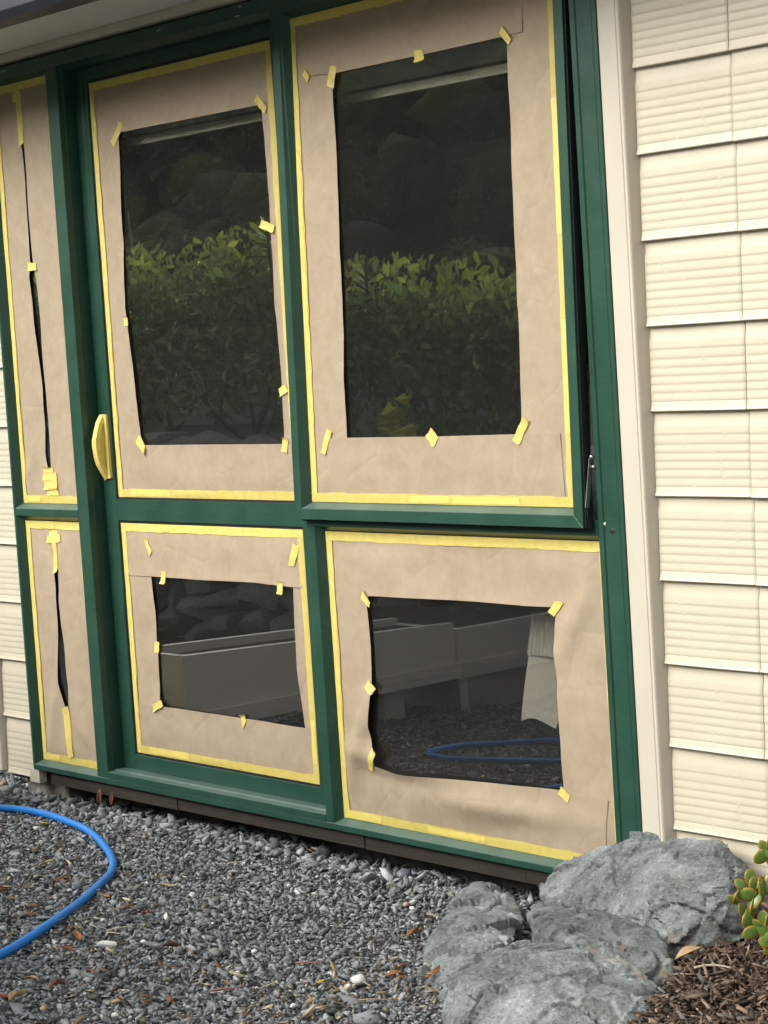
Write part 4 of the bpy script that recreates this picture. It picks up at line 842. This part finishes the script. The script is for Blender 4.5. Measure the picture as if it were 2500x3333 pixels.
for k, ((x, y), s_, c_, lab) in enumerate(PEBBLES):
    bm = bmesh.new(); bmesh.ops.create_icosphere(bm, subdivisions=3, radius=1)
    rr = random.Random(k+5); ang = c_ == 'blue'
    pl = [(Vector((rr.gauss(0, 1), rr.gauss(0, 1), rr.gauss(0, 1))).normalized(), rr.uniform(.55, .85)) for _ in range(7 if ang else 3)]
    for v in bm.verts:
        p = v.co.copy()
        for nn, dd in pl:
            t_ = p.dot(nn)
            if t_ > dd: p -= nn*(t_-dd)*(.95 if ang else .6)
        p *= 1+.10*noise.noise(v.co*1.8+Vector((k, 0, 0)))
        lg = 1.7 if 'long' in lab else 1.15
        s_ = PEBBLES[k][1]*.62
        v.co = Vector((p.x*s_*lg, p.y*s_*(.45 if 'long' in lab else .85), p.z*s_*.62))
    bmesh.ops.rotate(bm, verts=bm.verts, cent=(0, 0, 0), matrix=Matrix.Rotation(rr.uniform(0, 6.28) if 'long' not in lab else .6, 3, 'Z'))
    o = bmobj('stone' if c_ in ('blue', 'grey', 'tan') else 'pebble', bm, PM[c_], None, True); o.location = (x, y, .016+s_*.35+gz(x, y))
    tag(o, lab, 'stone' if c_ in ('blue', 'tan') else 'pebble', 'single stones lying on the gravel')
TM = {'tan': (.36, .25, .15), 'pinkish': (.26, .13, .10), 'straw': (.55, .50, .36), 'orange': (.34, .15, .06)}
for k, ((x, y), s_, an, c_, lab) in enumerate(TWIGS):
    a_ = R_(an)+.866; dx, dy = math.cos(a_)*s_/2, math.sin(a_)*s_/2
    o = tube('twig', [(-dx, -dy, 0), (-dx*.3+.002, -dy*.3-.002, .003), (dx*.4, dy*.4, .002), (dx, dy, .005)], .0016 if c_ != 'pinkish' else .0026, m_simple('twig_'+c_+str(k), TM[c_], .8, .2), seg=6, sub=3, taper=(1, .5))
    o.location = (x, y, .024+gz(x, y)); tag(o, lab, 'twig', 'twigs and straws on the gravel')
def big_leaf(pos, s_, rotz, lab, mat, tilt=(.25, -.2)):
    V, F = leaf_mesh(s_, s_*90, .5); o = mobj('dry_leaf', V, F, mat, None, True); o.location = pos; o.rotation_euler = (tilt[0], tilt[1], rotz)
    o.modifiers.new('t', 'SOLIDIFY').thickness = .001; tag(o, lab, 'leaf', 'dead leaves on the ground')
big_leaf((-2.895, -.335, .085), .062, 1.2, 'big flat tan leaf on mulch at the foot of the boulders', m_simple('tan_leaf', (.42, .28, .16), .7))
big_leaf((-2.915, -.190, .090), .045, .4, 'curled brown leaf at the base of the largest boulder', LM['brown'], (1.0, .3))
st = tube('twig', [(-.035, 0, 0), (-.012, .004, .003), (.014, 0, .003), (.036, -.008, 0)], .0030, m_simple('mulch_stick', (.42, .35, .27), .8), seg=8, sub=4, taper=(.9, .6))
st.location = (-2.80, -.375, .086); st.rotation_euler = (0, 0, .75); tag(st, 'pale smooth stick lying on the bark mulch', 'twig')

# ---- jade plant
jade = tag(empty('jade_plant', (-2.62, -.46, .06)), 'jade plant with fleshy red edged leaves at the right edge', 'plant')
JL = Vector((-2.62, -.46, .06))
def m_jade():
    t = NT('jade_leaf'); a = t.n('Attribute', _attribute_name='Col'); t.base(a.outputs['Color']); t.rough(.32); t.b.inputs['Subsurface Weight'].default_value = .12; t.b.inputs['Subsurface Radius'].default_value = (.004, .006, .002)
    t.bump(t.noise(t.coord(), 90, 2), .06, .001); return t.m
JM = m_jade(); viewd = -mf
def jleaf(c, L, u, fa, seed):
    rr = random.Random(seed)
    u = Vector(u).normalized(); s_ = viewd.cross(u).normalized(); nrm = (s_.cross(u)).normalized()
    if nrm.dot(viewd) < 0: nrm = -nrm
    rot = Matrix.Rotation(R_(rr.uniform(-22, 22)+(1-fa)*62*(1 if seed % 2 else -1)), 3, u); s_ = rot @ s_; nrm = rot @ nrm
    n, m = 12, 12; V, F, Cc = [], [], []
    for i in range(n+1):
        t = i/n; w_ = .315*math.sin(math.pi*t**1.35)**.62 if 0 < t < 1 else 0; w_ = max(w_, .02 if i == 0 else .0)
        for k in range(m):
            a = 2*math.pi*k/m
            th = .085*math.sin(math.pi*min(1, t*1.02))**.6 if t < .98 else .004
            cup = .10*(math.cos(a)*w_/.36)**2*.36
            p = Vector(c)+u*L*(t-.5)+s_*L*w_*math.cos(a)*.95+nrm*L*(th*math.sin(a)+cup-.12*(t-.5)**2)
            V.append(p-JL)
            rim = max(abs(math.cos(a))**5, (max(0, t-.86)/.14)**1.5) * (.25 if t < .3 else 1)
            g_c = (.075+.05*rr.random(), .185, .030); rc = (.50, .13, .03); yc = (.42, .36, .04)
            base_ = [g_c[q]*(1-.35*fa*0)+0 for q in range(3)]; mixr = min(1, rim*(.7+.3*rr.random()))
            col = [base_[q]*(1-mixr)+(rc[q]*.65+yc[q]*.35)*mixr for q in range(3)]; Cc.append(col)
    for i in range(n):
        for k in range(m): F.append((i*m+k, i*m+(k+1) % m, (i+1)*m+(k+1) % m, (i+1)*m+k))
    o = mobj('leaf', V, F, JM, jade, True)
    at = o.data.color_attributes.new('Col', 'FLOAT_COLOR', 'POINT')
    for i_, c_ in enumerate(Cc): at.data[i_].color = (*c_, 1)
for k, (c, L, u, fa) in enumerate(JADE): jleaf(c, L*1.34, u, fa, k)
jc = [Vector(JADE[k][0]) for k in (6, 15, 22, 26)]
JST = m_simple('jade_stem', (.10, .065, .035), .7, .3, 60, .5, 90)
root_ = Vector((-2.57, -.36, .05))
hub = Vector(JADE[11][0]); R1 = mr*.0; 
for tgt in (Vector(JADE[11][0])-viewd*.015, Vector(JADE[17][0])-viewd*.02, Vector(JADE[24][0])-viewd*.02, Vector(JADE[27][0])-viewd*.02):
    p0 = Vector((-2.50, -.42, .06)); mid = p0.lerp(tgt, .55)+Vector((.03, .02, .03))
    tube('stem', [p0-JL, mid-JL, tgt-JL], .007, JST, jade, seg=8, sub=6, taper=(1.2, .6))

# ================================================================== THE YARD OPPOSITE THE HOUSE (seen mirrored in the glass)
# hill, from the terrace behind the rock wall
def land(x, y):
    d = -y
    z = .88+max(0, d-2.6)*.055+max(0, d-19)*.60
    k = min(1, max(0, (-4.0-x)/.35)); k = max(k*k*(3-2*k), min(1, max(0, (d-9)/8)))
    z = z*k-.03*(1-k)
    z += 1.2*noise.noise(Vector((x*.06, y*.06, 2)))*min(1, max(0, d-12)/10)
    return min(z, 11.5+1.5*noise.noise(Vector((x*.02, y*.02, 0))))
def m_land():
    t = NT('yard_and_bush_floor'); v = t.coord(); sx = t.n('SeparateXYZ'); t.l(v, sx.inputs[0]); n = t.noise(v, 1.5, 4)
    near = t.math('MULTIPLY', t.math('GREATER_THAN', sx.outputs[1], -9.0), t.math('GREATER_THAN', sx.outputs[0], -4.2))  # unseen near yard coloured pale to bounce fill light up under the eave
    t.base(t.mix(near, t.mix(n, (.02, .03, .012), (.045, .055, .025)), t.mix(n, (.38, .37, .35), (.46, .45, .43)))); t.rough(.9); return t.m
FOREST_G = m_land()
hill = grid_obj('hill', lin(-260, -14, 40)+lin(-12, 1, 70)+lin(4, 260, 40), [-2.32, -2.6, -4, -7, -10]+lin(-13, -110, 50)+[-150, -250], land, FOREST_G, 'structure')

def leafcloud(name, blobs, per, size, cols, seed, mat, squash=.8, upb=.3):
    """many small leaf clumps through crowns; blobs: (x,y,z,r)"""
    r = np.random.default_rng(seed); B_ = np.array(blobs); n = len(B_)*per
    bi_ = np.repeat(np.arange(len(B_)), per); d = r.normal(size=(n, 3)); d /= np.linalg.norm(d, axis=1)[:, None]
    d[:, 2] = np.where(d[:, 2] < -.25, -d[:, 2]*.6, d[:, 2])
    rad = B_[bi_, 3]*(r.uniform(.66, .98, n))
    # lobes
    lob = 1+.22*np.sin(d[:, 0]*5+bi_*1.7)*np.cos(d[:, 1]*6+bi_)+.12*np.sin(d[:, 2]*11+bi_)
    rad = rad*lob; P = B_[bi_, :3]+d*rad[:, None]*np.array([1, 1, squash])
    s_ = size*r.uniform(.6, 1.5, n)*(B_[bi_, 3]/B_[:, 3].mean())**.5
    nr = d+r.normal(0, .28, (n, 3)); nr[:, 2] += upb; nr /= np.linalg.norm(nr, axis=1)[:, None]
    t = np.cross(nr, r.normal(size=(n, 3))); t /= np.linalg.norm(t, axis=1)[:, None]; b = np.cross(nr, t)
    q = []
    for (a1, a2) in ((-1, -.15), (-.1, -.6), (1, .1), (.15, .65)):
        q.append(P+t*(a1*s_)[:, None]+b*(a2*s_)[:, None]*.9)
    V = np.stack(q, 1).reshape(-1, 3).astype(np.float32)
    me = bpy.data.meshes.new(name); me.vertices.add(len(V)); me.vertices.foreach_set('co', V.ravel())
    me.loops.add(n*4); me.loops.foreach_set('vertex_index', np.arange(n*4, dtype=np.int32)); me.polygons.add(n); me.polygons.foreach_set('loop_start', np.arange(0, n*4, 4, dtype=np.int32)); me.update(calc_edges=True)
    cb = np.array([cols[k % len(cols)] for k in r.integers(0, len(cols), len(B_))]); c = cb[bi_]*np.exp(r.normal(0, .22, n))[:, None]
    at = me.color_attributes.new('Col', 'FLOAT_COLOR', 'POINT'); at.data.foreach_set('color', np.concatenate([np.repeat(c, 4, 0), np.ones((n*4, 1))], 1).clip(0, 1).astype(np.float32).ravel())
    me.materials.append(mat); o = bpy.data.objects.new(name, me); COL.objects.link(o); return o
FOL = m_attr('forest_leaves', .9, 3, 0, .08, trans=.3)
FC = [(.045, .060, .034), (.12, .15, .07), (.06, .078, .048), (.14, .165, .085), (.19, .225, .075), (.04, .05, .035), (.12, .125, .095), (.09, .115, .055)]
blobs = []; rr = random.Random(4)
for k in range(900):
    y = -12-22*rr.random()**.8; s_ = rr.uniform(.85, 2.0); x = -(3.5-y)*s_; r_ = rr.uniform(.45, 1.15)*(1+max(0, -y-16)*.035)*(.6 if y > -17 else 1)
    blobs.append((x, y, land(x, y)+r_*.45+rr.uniform(0, .9), r_))
for k in range(0):
    y = rr.uniform(-20, -11); s_ = rr.uniform(.85, 2.0); x = -(3.5-y)*s_; r_ = rr.uniform(.7, 1.3)
    blobs.append((x, y, land(x, y)+r_*.5, r_))
# near tree band so that the glass shows only forest
wood = leafcloud('bush_covered_hillside', blobs, 300, .043, FC, 5, FOL); # solid dome under the leaves of each crown
def crown_cores(name, blobs, cols, seed, mat):
    bm = bmesh.new(); bmesh.ops.create_icosphere(bm, subdivisions=2, radius=1); bv = np.array([v.co[:] for v in bm.verts]); bf = np.array([[v.index for v in f.verts] for f in bm.faces]); bm.free()
    r = np.random.default_rng(seed); AV, AF, AC = [], [], []
    for k, (x, y, z, rd) in enumerate(blobs):
        p = r.uniform(-50, 50, 3); d = bv
        n_ = np.array([noise.fractal(Vector(q*2.3+p), .8, 2.1, 4) for q in bv])
        AV.append(bv*(rd*(.60+.34*n_))[:, None]*np.array([1, 1, .8])+np.array([x, y, z])); AF.append(bf+k*len(bv)); AC.append(np.repeat(np.array(cols[r.integers(0, len(cols))])[None]*np.exp(r.normal(0, .2)), len(bv), 0))
    AV = np.concatenate(AV).astype(np.float32); AF = np.concatenate(AF).astype(np.int32); AC = np.concatenate(AC)
    me = bpy.data.meshes.new(name); me.vertices.add(len(AV)); me.vertices.foreach_set('co', AV.ravel()); me.loops.add(AF.size); me.loops.foreach_set('vertex_index', AF.ravel())
    me.polygons.add(len(AF)); me.polygons.foreach_set('loop_start', np.arange(0, AF.size, 3, dtype=np.int32)); me.update(calc_edges=True); me.shade_smooth()
    at = me.color_attributes.new('Col', 'FLOAT_COLOR', 'POINT'); at.data.foreach_set('color', np.concatenate([AC, np.ones((len(AC), 1))], 1).clip(0, 1).astype(np.float32).ravel())
    me.materials.append(mat); o = bpy.data.objects.new(name, me); COL.objects.link(o); return o
vis = [b_ for b_ in blobs if b_[1] > -34]
cores = crown_cores('bush_covered_hillside', vis, FC, 8, m_attr('crown_mass', .95, 9, 1.0, .05, 0, .14)); tag(cores, 'rounded tree crowns massed on the hillside, seen reflected in the tall panes', 'forest', kind='stuff')
tag(wood, 'dark bush covered hillside seen reflected in the tall panes', 'forest', kind='stuff')
blobs2 = []
for k in range(900):
    y = rr.uniform(-95, -24); x = rr.uniform(-170, 110); r_ = rr.uniform(2.0, 4.2)
    blobs2.append((x, y, land(x, y)+r_*.5, r_))
wood2 = leafcloud('bush_covered_hillside', blobs2, 110, .42, FC, 6, FOL); tag(wood2, 'more bush over the rest of the hill opposite the house', 'forest', kind='stuff')

# planter box
planter = tag(empty('planter_box', (-6.1, -1.5, 0)), 'cream planter trough joined to a square box with dark base, reflected in the lower panes', 'planter')
PL0 = Vector((-6.1, -1.5, 0))
pp = lambda o: fp(o, planter, PL0)
PCR = m_simple('planter_paint', (.72, .70, .62), .6, .05, 4, .15, 60); PDK = m_simple('planter_base_paint', (.36, .345, .31), .8, .15, 6, .2, 60)
SOIL = m_simple('planter_soil', (.028, .022, .018), .95, .4, 40, 1.0, 60, bdist=.02)
def hx(name, x0, x1, y0, y1, z0, za, zb, mat, bev=.002):
    x0, x1, y0, y1, z0, za, zb = x0*1.03, x1*1.03, 3.557+(y0-3.557)*1.03, 3.557+(y1-3.557)*1.03, 1.33+(z0-1.33)*1.03, 1.33+(za-1.33)*1.03, 1.33+(zb-1.33)*1.03   # za at y1 (near the house), zb at y0
    return pp(hexa(name, [(x0, y1, z0), (x1, y1, z0), (x1, y1, za), (x0, y1, za), (x0, y0, z0), (x1, y0, z0), (x1, y0, zb), (x0, y0, zb)], mat, bev=bev))
# raised trough running out from the house, on a foot
hx('fascia', -5.632, -5.602, -1.462, -.250, .2115, .396, .350, PCR); hx('back_board', -5.93, -5.90, -1.462, -.250, .16, .396, .350, PCR)
hx('end_board', -5.8995, -5.6325, -.280, -.2505, .16, .395, .393, PCR); hx('trough_floor', -5.8995, -5.6325, -1.462, -.281, .17, .20, .20, PDK)
hx('lower_rail', -5.632, -5.584, -1.470, -.245, .158, .2110, .2110, PCR, .004); hx('soil', -5.899, -5.633, -1.46, -.282, .2005, .365, .325, SOIL)
hx('foot', -5.72, -5.655, -1.262, -1.172, -.02, .1695, .1695, PCR, .003)
# square box at the end of the trough, standing on the ground
hx('box_side', -6.60, -5.590, -1.500, -1.466, -.02, .326, .326, PCR); hx('box_side', -5.623, -5.589, -2.40, -1.5005, .158, .326, .326, PCR); hx('box_side', -6.60, -6.57, -2.40, -1.5005, -.02, .326, .326, PCR)
hx('lower_rail', -5.6225, -5.574, -2.40, -1.472, .158, .2110, .2110, PCR, .004); hx('box_side', -6.60, -5.590, -2.43, -2.4005, -.02, .326, .326, PCR)
hx('base', -5.625, -5.593, -2.40, -1.5005, -.02, .1575, .1575, PDK); hx('base', -5.98, -5.592, -1.4655, -1.4605, -.02, .1575, .1575, PDK); hx('soil', -6.569, -5.6235, -2.40, -1.501, .18, .30, .30, SOIL)

# rock retaining wall behind the planter
rwall = tag(empty('rock_wall', (-7.3, -2.3, 0)), 'stacked rock retaining wall behind the planter box, seen in reflection', 'rock wall')
ROCK2 = m_simple('wall_rock', (.34, .34, .32), .8, .5, 9, .9, 30, bdist=.02)
rmesh = []
for k in range(6):
    bm = bmesh.new(); bmesh.ops.create_icosphere(bm, subdivisions=3, radius=1); r2 = random.Random(k+70)
    pl = [(Vector((r2.gauss(0, 1), r2.gauss(0, 1), r2.gauss(0, 1))).normalized(), r2.uniform(.45, .8)) for _ in range(9)]
    for v in bm.verts:
        p = v.co.copy()
        for nn, dd in pl:
            t_ = p.dot(nn)
            if t_ > dd: p -= nn*(t_-dd)
        v.co = p*(1+.06*noise.noise(p*3))
    me = bpy.data.meshes.new('rock'); bm.to_mesh(me); bm.free(); me.materials.append(ROCK2); me.shade_smooth(); me.set_sharp_from_angle(angle=R_(30)); rmesh.append(me)
r3 = random.Random(9)
x = -11.5
while x < -3.6:
    z = .02; 
    while z < .86:
        w_ = r3.uniform(.12, .26); h_ = r3.uniform(.07, .15)
        o = bpy.data.objects.new('rock', rmesh[r3.randrange(6)]); COL.objects.link(o); o.parent = rwall
        o.location = (x+r3.uniform(-.06, .06)+7.3, .10-.12*z+r3.uniform(-.03, .03)-.02, z+h_*.6); o.scale = (w_*.72, .17, h_*.78); o.rotation_euler = (r3.uniform(-.2, .2), r3.uniform(-.25, .25), r3.uniform(-.3, .3))
        z += h_*1.12
    x += r3.uniform(.17, .25)
bk = box('rock_backing', -4.4, 3.9, -.12, -.02, 0, .86, m_simple('wall_earth', (.03, .028, .022), .95), rwall)
tg = tag(box('terrace_fence', -12, -3.2, -3.62, -3.58, .86, 1.46, m_simple('pale_fence', (.50, .52, .55), .8, .1, 4, .2, 20)), 'pale grey board fence glimpsed through the hedge stems in reflection', 'fence')

# hedge on the terrace
hedge = tag(empty('hedge', (-7.3, -2.75, .88)), 'leafy green hedge with pale tips along the terrace, seen in reflection', 'hedge')
HL = Vector((-7.3, -2.75, .88))
HF = m_attr('hedge_leaves', .36, 60, 0, .5, trans=.25)
def leaves_mesh(name, n, sampler, size, seed, mat, ratio=.44):
    r = np.random.default_rng(seed); P, N, c = sampler(r, n); n = len(P)
    t = np.cross(N, r.normal(size=(n, 3))); t /= np.linalg.norm(t, axis=1)[:, None]; t[:, 2] = np.abs(t[:, 2])*.9+t[:, 2]*.1; t /= np.linalg.norm(t, axis=1)[:, None]
    b = np.cross(N, t); b /= np.linalg.norm(b, axis=1)[:, None]; N2 = np.cross(t, b)
    s_ = size*r.uniform(.65, 1.25, n)
    sh = [(0, 0, 0), (.28, -.75, .10), (.28, .75, .10), (.62, -.95, .14), (.62, .95, .14), (.45, 0, -.02), (1.0, 0, -.08)]
    V = np.stack([P+t*(u*s_)[:, None]+b*(v*s_*ratio*.5)[:, None]+N2*(w_*s_)[:, None]*.8 for u, v, w_ in sh], 1).reshape(-1, 3)
    f = np.array([(0, 1, 5), (0, 5, 2), (1, 3, 5), (2, 5, 4), (3, 6, 5), (5, 6, 4)]); F = (f[None]+(np.arange(n)*7)[:, None, None]).reshape(-1, 3).astype(np.int32)
    V = (V-np.array(HL)).astype(np.float32)
    me = bpy.data.meshes.new(name); me.vertices.add(len(V)); me.vertices.foreach_set('co', V.ravel()); me.loops.add(F.size); me.loops.foreach_set('vertex_index', F.ravel())
    me.polygons.add(len(F)); me.polygons.foreach_set('loop_start', np.arange(0, F.size, 3, dtype=np.int32)); me.update(calc_edges=True)
    at = me.color_attributes.new('Col', 'FLOAT_COLOR', 'POINT'); at.data.foreach_set('color', np.concatenate([np.repeat(c, 7, 0), np.ones((n*7, 1))], 1).clip(0, 1).astype(np.float32).ravel())
    me.materials.append(mat); o = bpy.data.objects.new(name, me); COL.objects.link(o); o.parent = hedge; return o
def top_z(x): return 1.63+.04*np.sin(x*1.3)+.035*np.sin(x*5.1)+.02*np.sin(x*13.7)+np.where(x < -7.5, .06, 0)
def hs_(r, n):
    x = r.uniform(-11.5, -4.4, n); v = r.uniform(0, 1, n)**.75; tz = top_z(x); z = .98+(tz-.98)*v
    keep = (v > .42) | (r.uniform(0, 1, n) < .55); x, v, z, tz = x[keep], v[keep], z[keep], tz[keep]; n = len(x)
    y = -2.42-r.uniform(0, 1, n)**1.4*.75; P = np.stack([x, y, z], 1)
    N = np.stack([r.normal(0, .5, n), np.full(n, .9)+r.normal(0, .5, n), r.normal(.45, .5, n)], 1); N /= np.linalg.norm(N, axis=1)[:, None]
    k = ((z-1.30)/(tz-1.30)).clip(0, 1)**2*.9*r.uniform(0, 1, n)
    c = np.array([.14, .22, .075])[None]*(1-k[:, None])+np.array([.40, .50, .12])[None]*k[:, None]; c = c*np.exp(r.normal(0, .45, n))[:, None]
    return P, N, c
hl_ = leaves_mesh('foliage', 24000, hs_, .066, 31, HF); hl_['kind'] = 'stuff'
def tips(r, n):
    cl = r.uniform(-11, -4.5, 130); x = cl[r.integers(0, 130, n)]+r.normal(0, .035, n); hgt = r.uniform(0, 1, n); z = top_z(x)-.05+hgt*.19
    y = -2.50-r.uniform(0, .4, n); P = np.stack([x, y, z], 1); N = np.stack([r.normal(0, .7, n), np.full(n, 1.0), r.normal(.2, .4, n)], 1); N /= np.linalg.norm(N, axis=1)[:, None]
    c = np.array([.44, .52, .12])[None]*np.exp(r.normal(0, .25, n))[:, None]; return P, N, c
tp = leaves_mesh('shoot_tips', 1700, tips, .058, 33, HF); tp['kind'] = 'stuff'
# single larger leaves that stand out
r5 = np.random.default_rng(40)
for k in range(60):
    one = lambda r, n, k=k: (np.array([[r5.uniform(-9.5, -4.8), -2.36, r5.uniform(1.0, 1.5)]]), np.array([[.1, .95, .3]]), np.array([[.07, .12, .035]])*r5.uniform(.7, 2.2))
    leaves_mesh('leaf', 1, one, .075, 100+k, HF)
SM = m_simple('hedge_stem', (.06, .05, .035), .8, .3)
r6 = random.Random(3)
for k in range(42):
    x = -11+k*.155+r6.uniform(-.06, .06); a1 = r6.uniform(-.18, .18)
    p = [(x+7.3, r6.uniform(-.15, .15), -.02), (x+a1*.4+7.3, r6.uniform(-.15, .15), .22), (x+a1+7.3, r6.uniform(-.15, .15), .52)]
    tube('stem', p, r6.uniform(.008, .016), SM, hedge, seg=6, sub=4, taper=(1, .5))
# flax blade and taller shoots above the hedge
SH = m_simple('strap_leaf', (.22, .27, .15), .5)
flax = tag(empty('flax_plant', (-9.35, -2.85, .9)), 'flax with a long upright blade rising over the hedge, at left in reflection', 'plant')
for k in range(7):
    dx = r6.uniform(-.12, .12); h_ = (1.20, .80, .70, .74, .66, .86, .62)[k]
    V = []; F = []
    for i in range(9):
        t = i/8; w_ = .030*(1-t)**.6+.001; V += [(dx*t*1.4-w_+k*.05-.15, .02*k, h_*t), (dx*t*1.4+k*.05-.15, .02*k+.012, h_*t-.004), (dx*t*1.4+w_+k*.05-.15, .02*k, h_*t)]
    for i in range(8):
        for j in range(2): F.append((i*3+j, i*3+j+1, i*3+j+4, i*3+j+3))
    mobj('blade', V, F, SH, flax, True)
def shoot(loc, lab, s_=1.0, nleaf=22, colr=(.14, .20, .055)):
    root = tag(empty('tall_shoot', loc), lab, 'shrub')
    mt = m_simple('shoot_leaf', colr, .45)
    tube('stem', [(0, 0, -.5), (.01, 0, -.2), (0, 0, .10*s_)], .006, SM, root, seg=6, sub=3)
    for k in range(nleaf):
        az = k*2.4; el = .2+.9*(k/nleaf); L = .11*s_*(1.15-.5*k/nleaf); z0 = -.10+.2*s_*k/nleaf
        d = Vector((math.cos(az)*math.cos(el), math.sin(az)*math.cos(el), math.sin(el))); s1 = d.cross(Vector((0, 0, 1))).normalized(); V = []; F = []
        for i in range(6):
            t = i/5; w_ = L*.13*math.sin(math.pi*(.08+.9*t)); p = d*L*t+Vector((0, 0, z0-.25*L*t*t)); V += [p-s1*w_, p+Vector((0, 0, -w_*.4)), p+s1*w_]
        for i in range(5):
            for j in range(2): F.append((i*3+j, i*3+j+1, i*3+j+4, i*3+j+3))
        mobj('leaf', V, F, mt, root, True)
shoot((-7.88, -2.45, 1.84), 'tall yellow green shoot over the hedge, reflected at right of the door pane', .9, 20, (.20, .25, .08))
shoot((-7.15, -2.50, 1.70), 'feathery shoot above the hedge, reflected at left of the awning pane', .9, 30, (.16, .20, .08))
# yellow green ragged shrub low in the hedge
gold = tag(empty('golden_shrub', (-6.78, -2.30, 1.10)), 'yellow green lobed foliage low in the hedge, reflected bottom left of awning pane', 'shrub')
YG = m_simple('golden_leaf', (.55, .56, .11), .6, .35, 40, .6, 80)
for k in range(16):
    n = 10; V = [(0, 0, 0)]; F = []
    cx, cz, rad = r6.uniform(-.12, .14), r6.uniform(-.14, .12), r6.uniform(.03, .075)
    for i in range(n):
        a = 2*math.pi*i/n; q = rad*(1 if i % 2 else .55)*r6.uniform(.8, 1.2); V.append((math.cos(a)*q, (-.35*abs(math.sin(a))+.4*math.sin(k))*q-.01*k, math.sin(a+k)*q*.5+math.sin(a)*q*.6))
    for i in range(n): F.append((0, i+1, (i+1) % n+1))
    o = mobj('leaf', [(x+cx, y+.01*k, z+cz) for x, y, z in V], F, YG, gold, False)
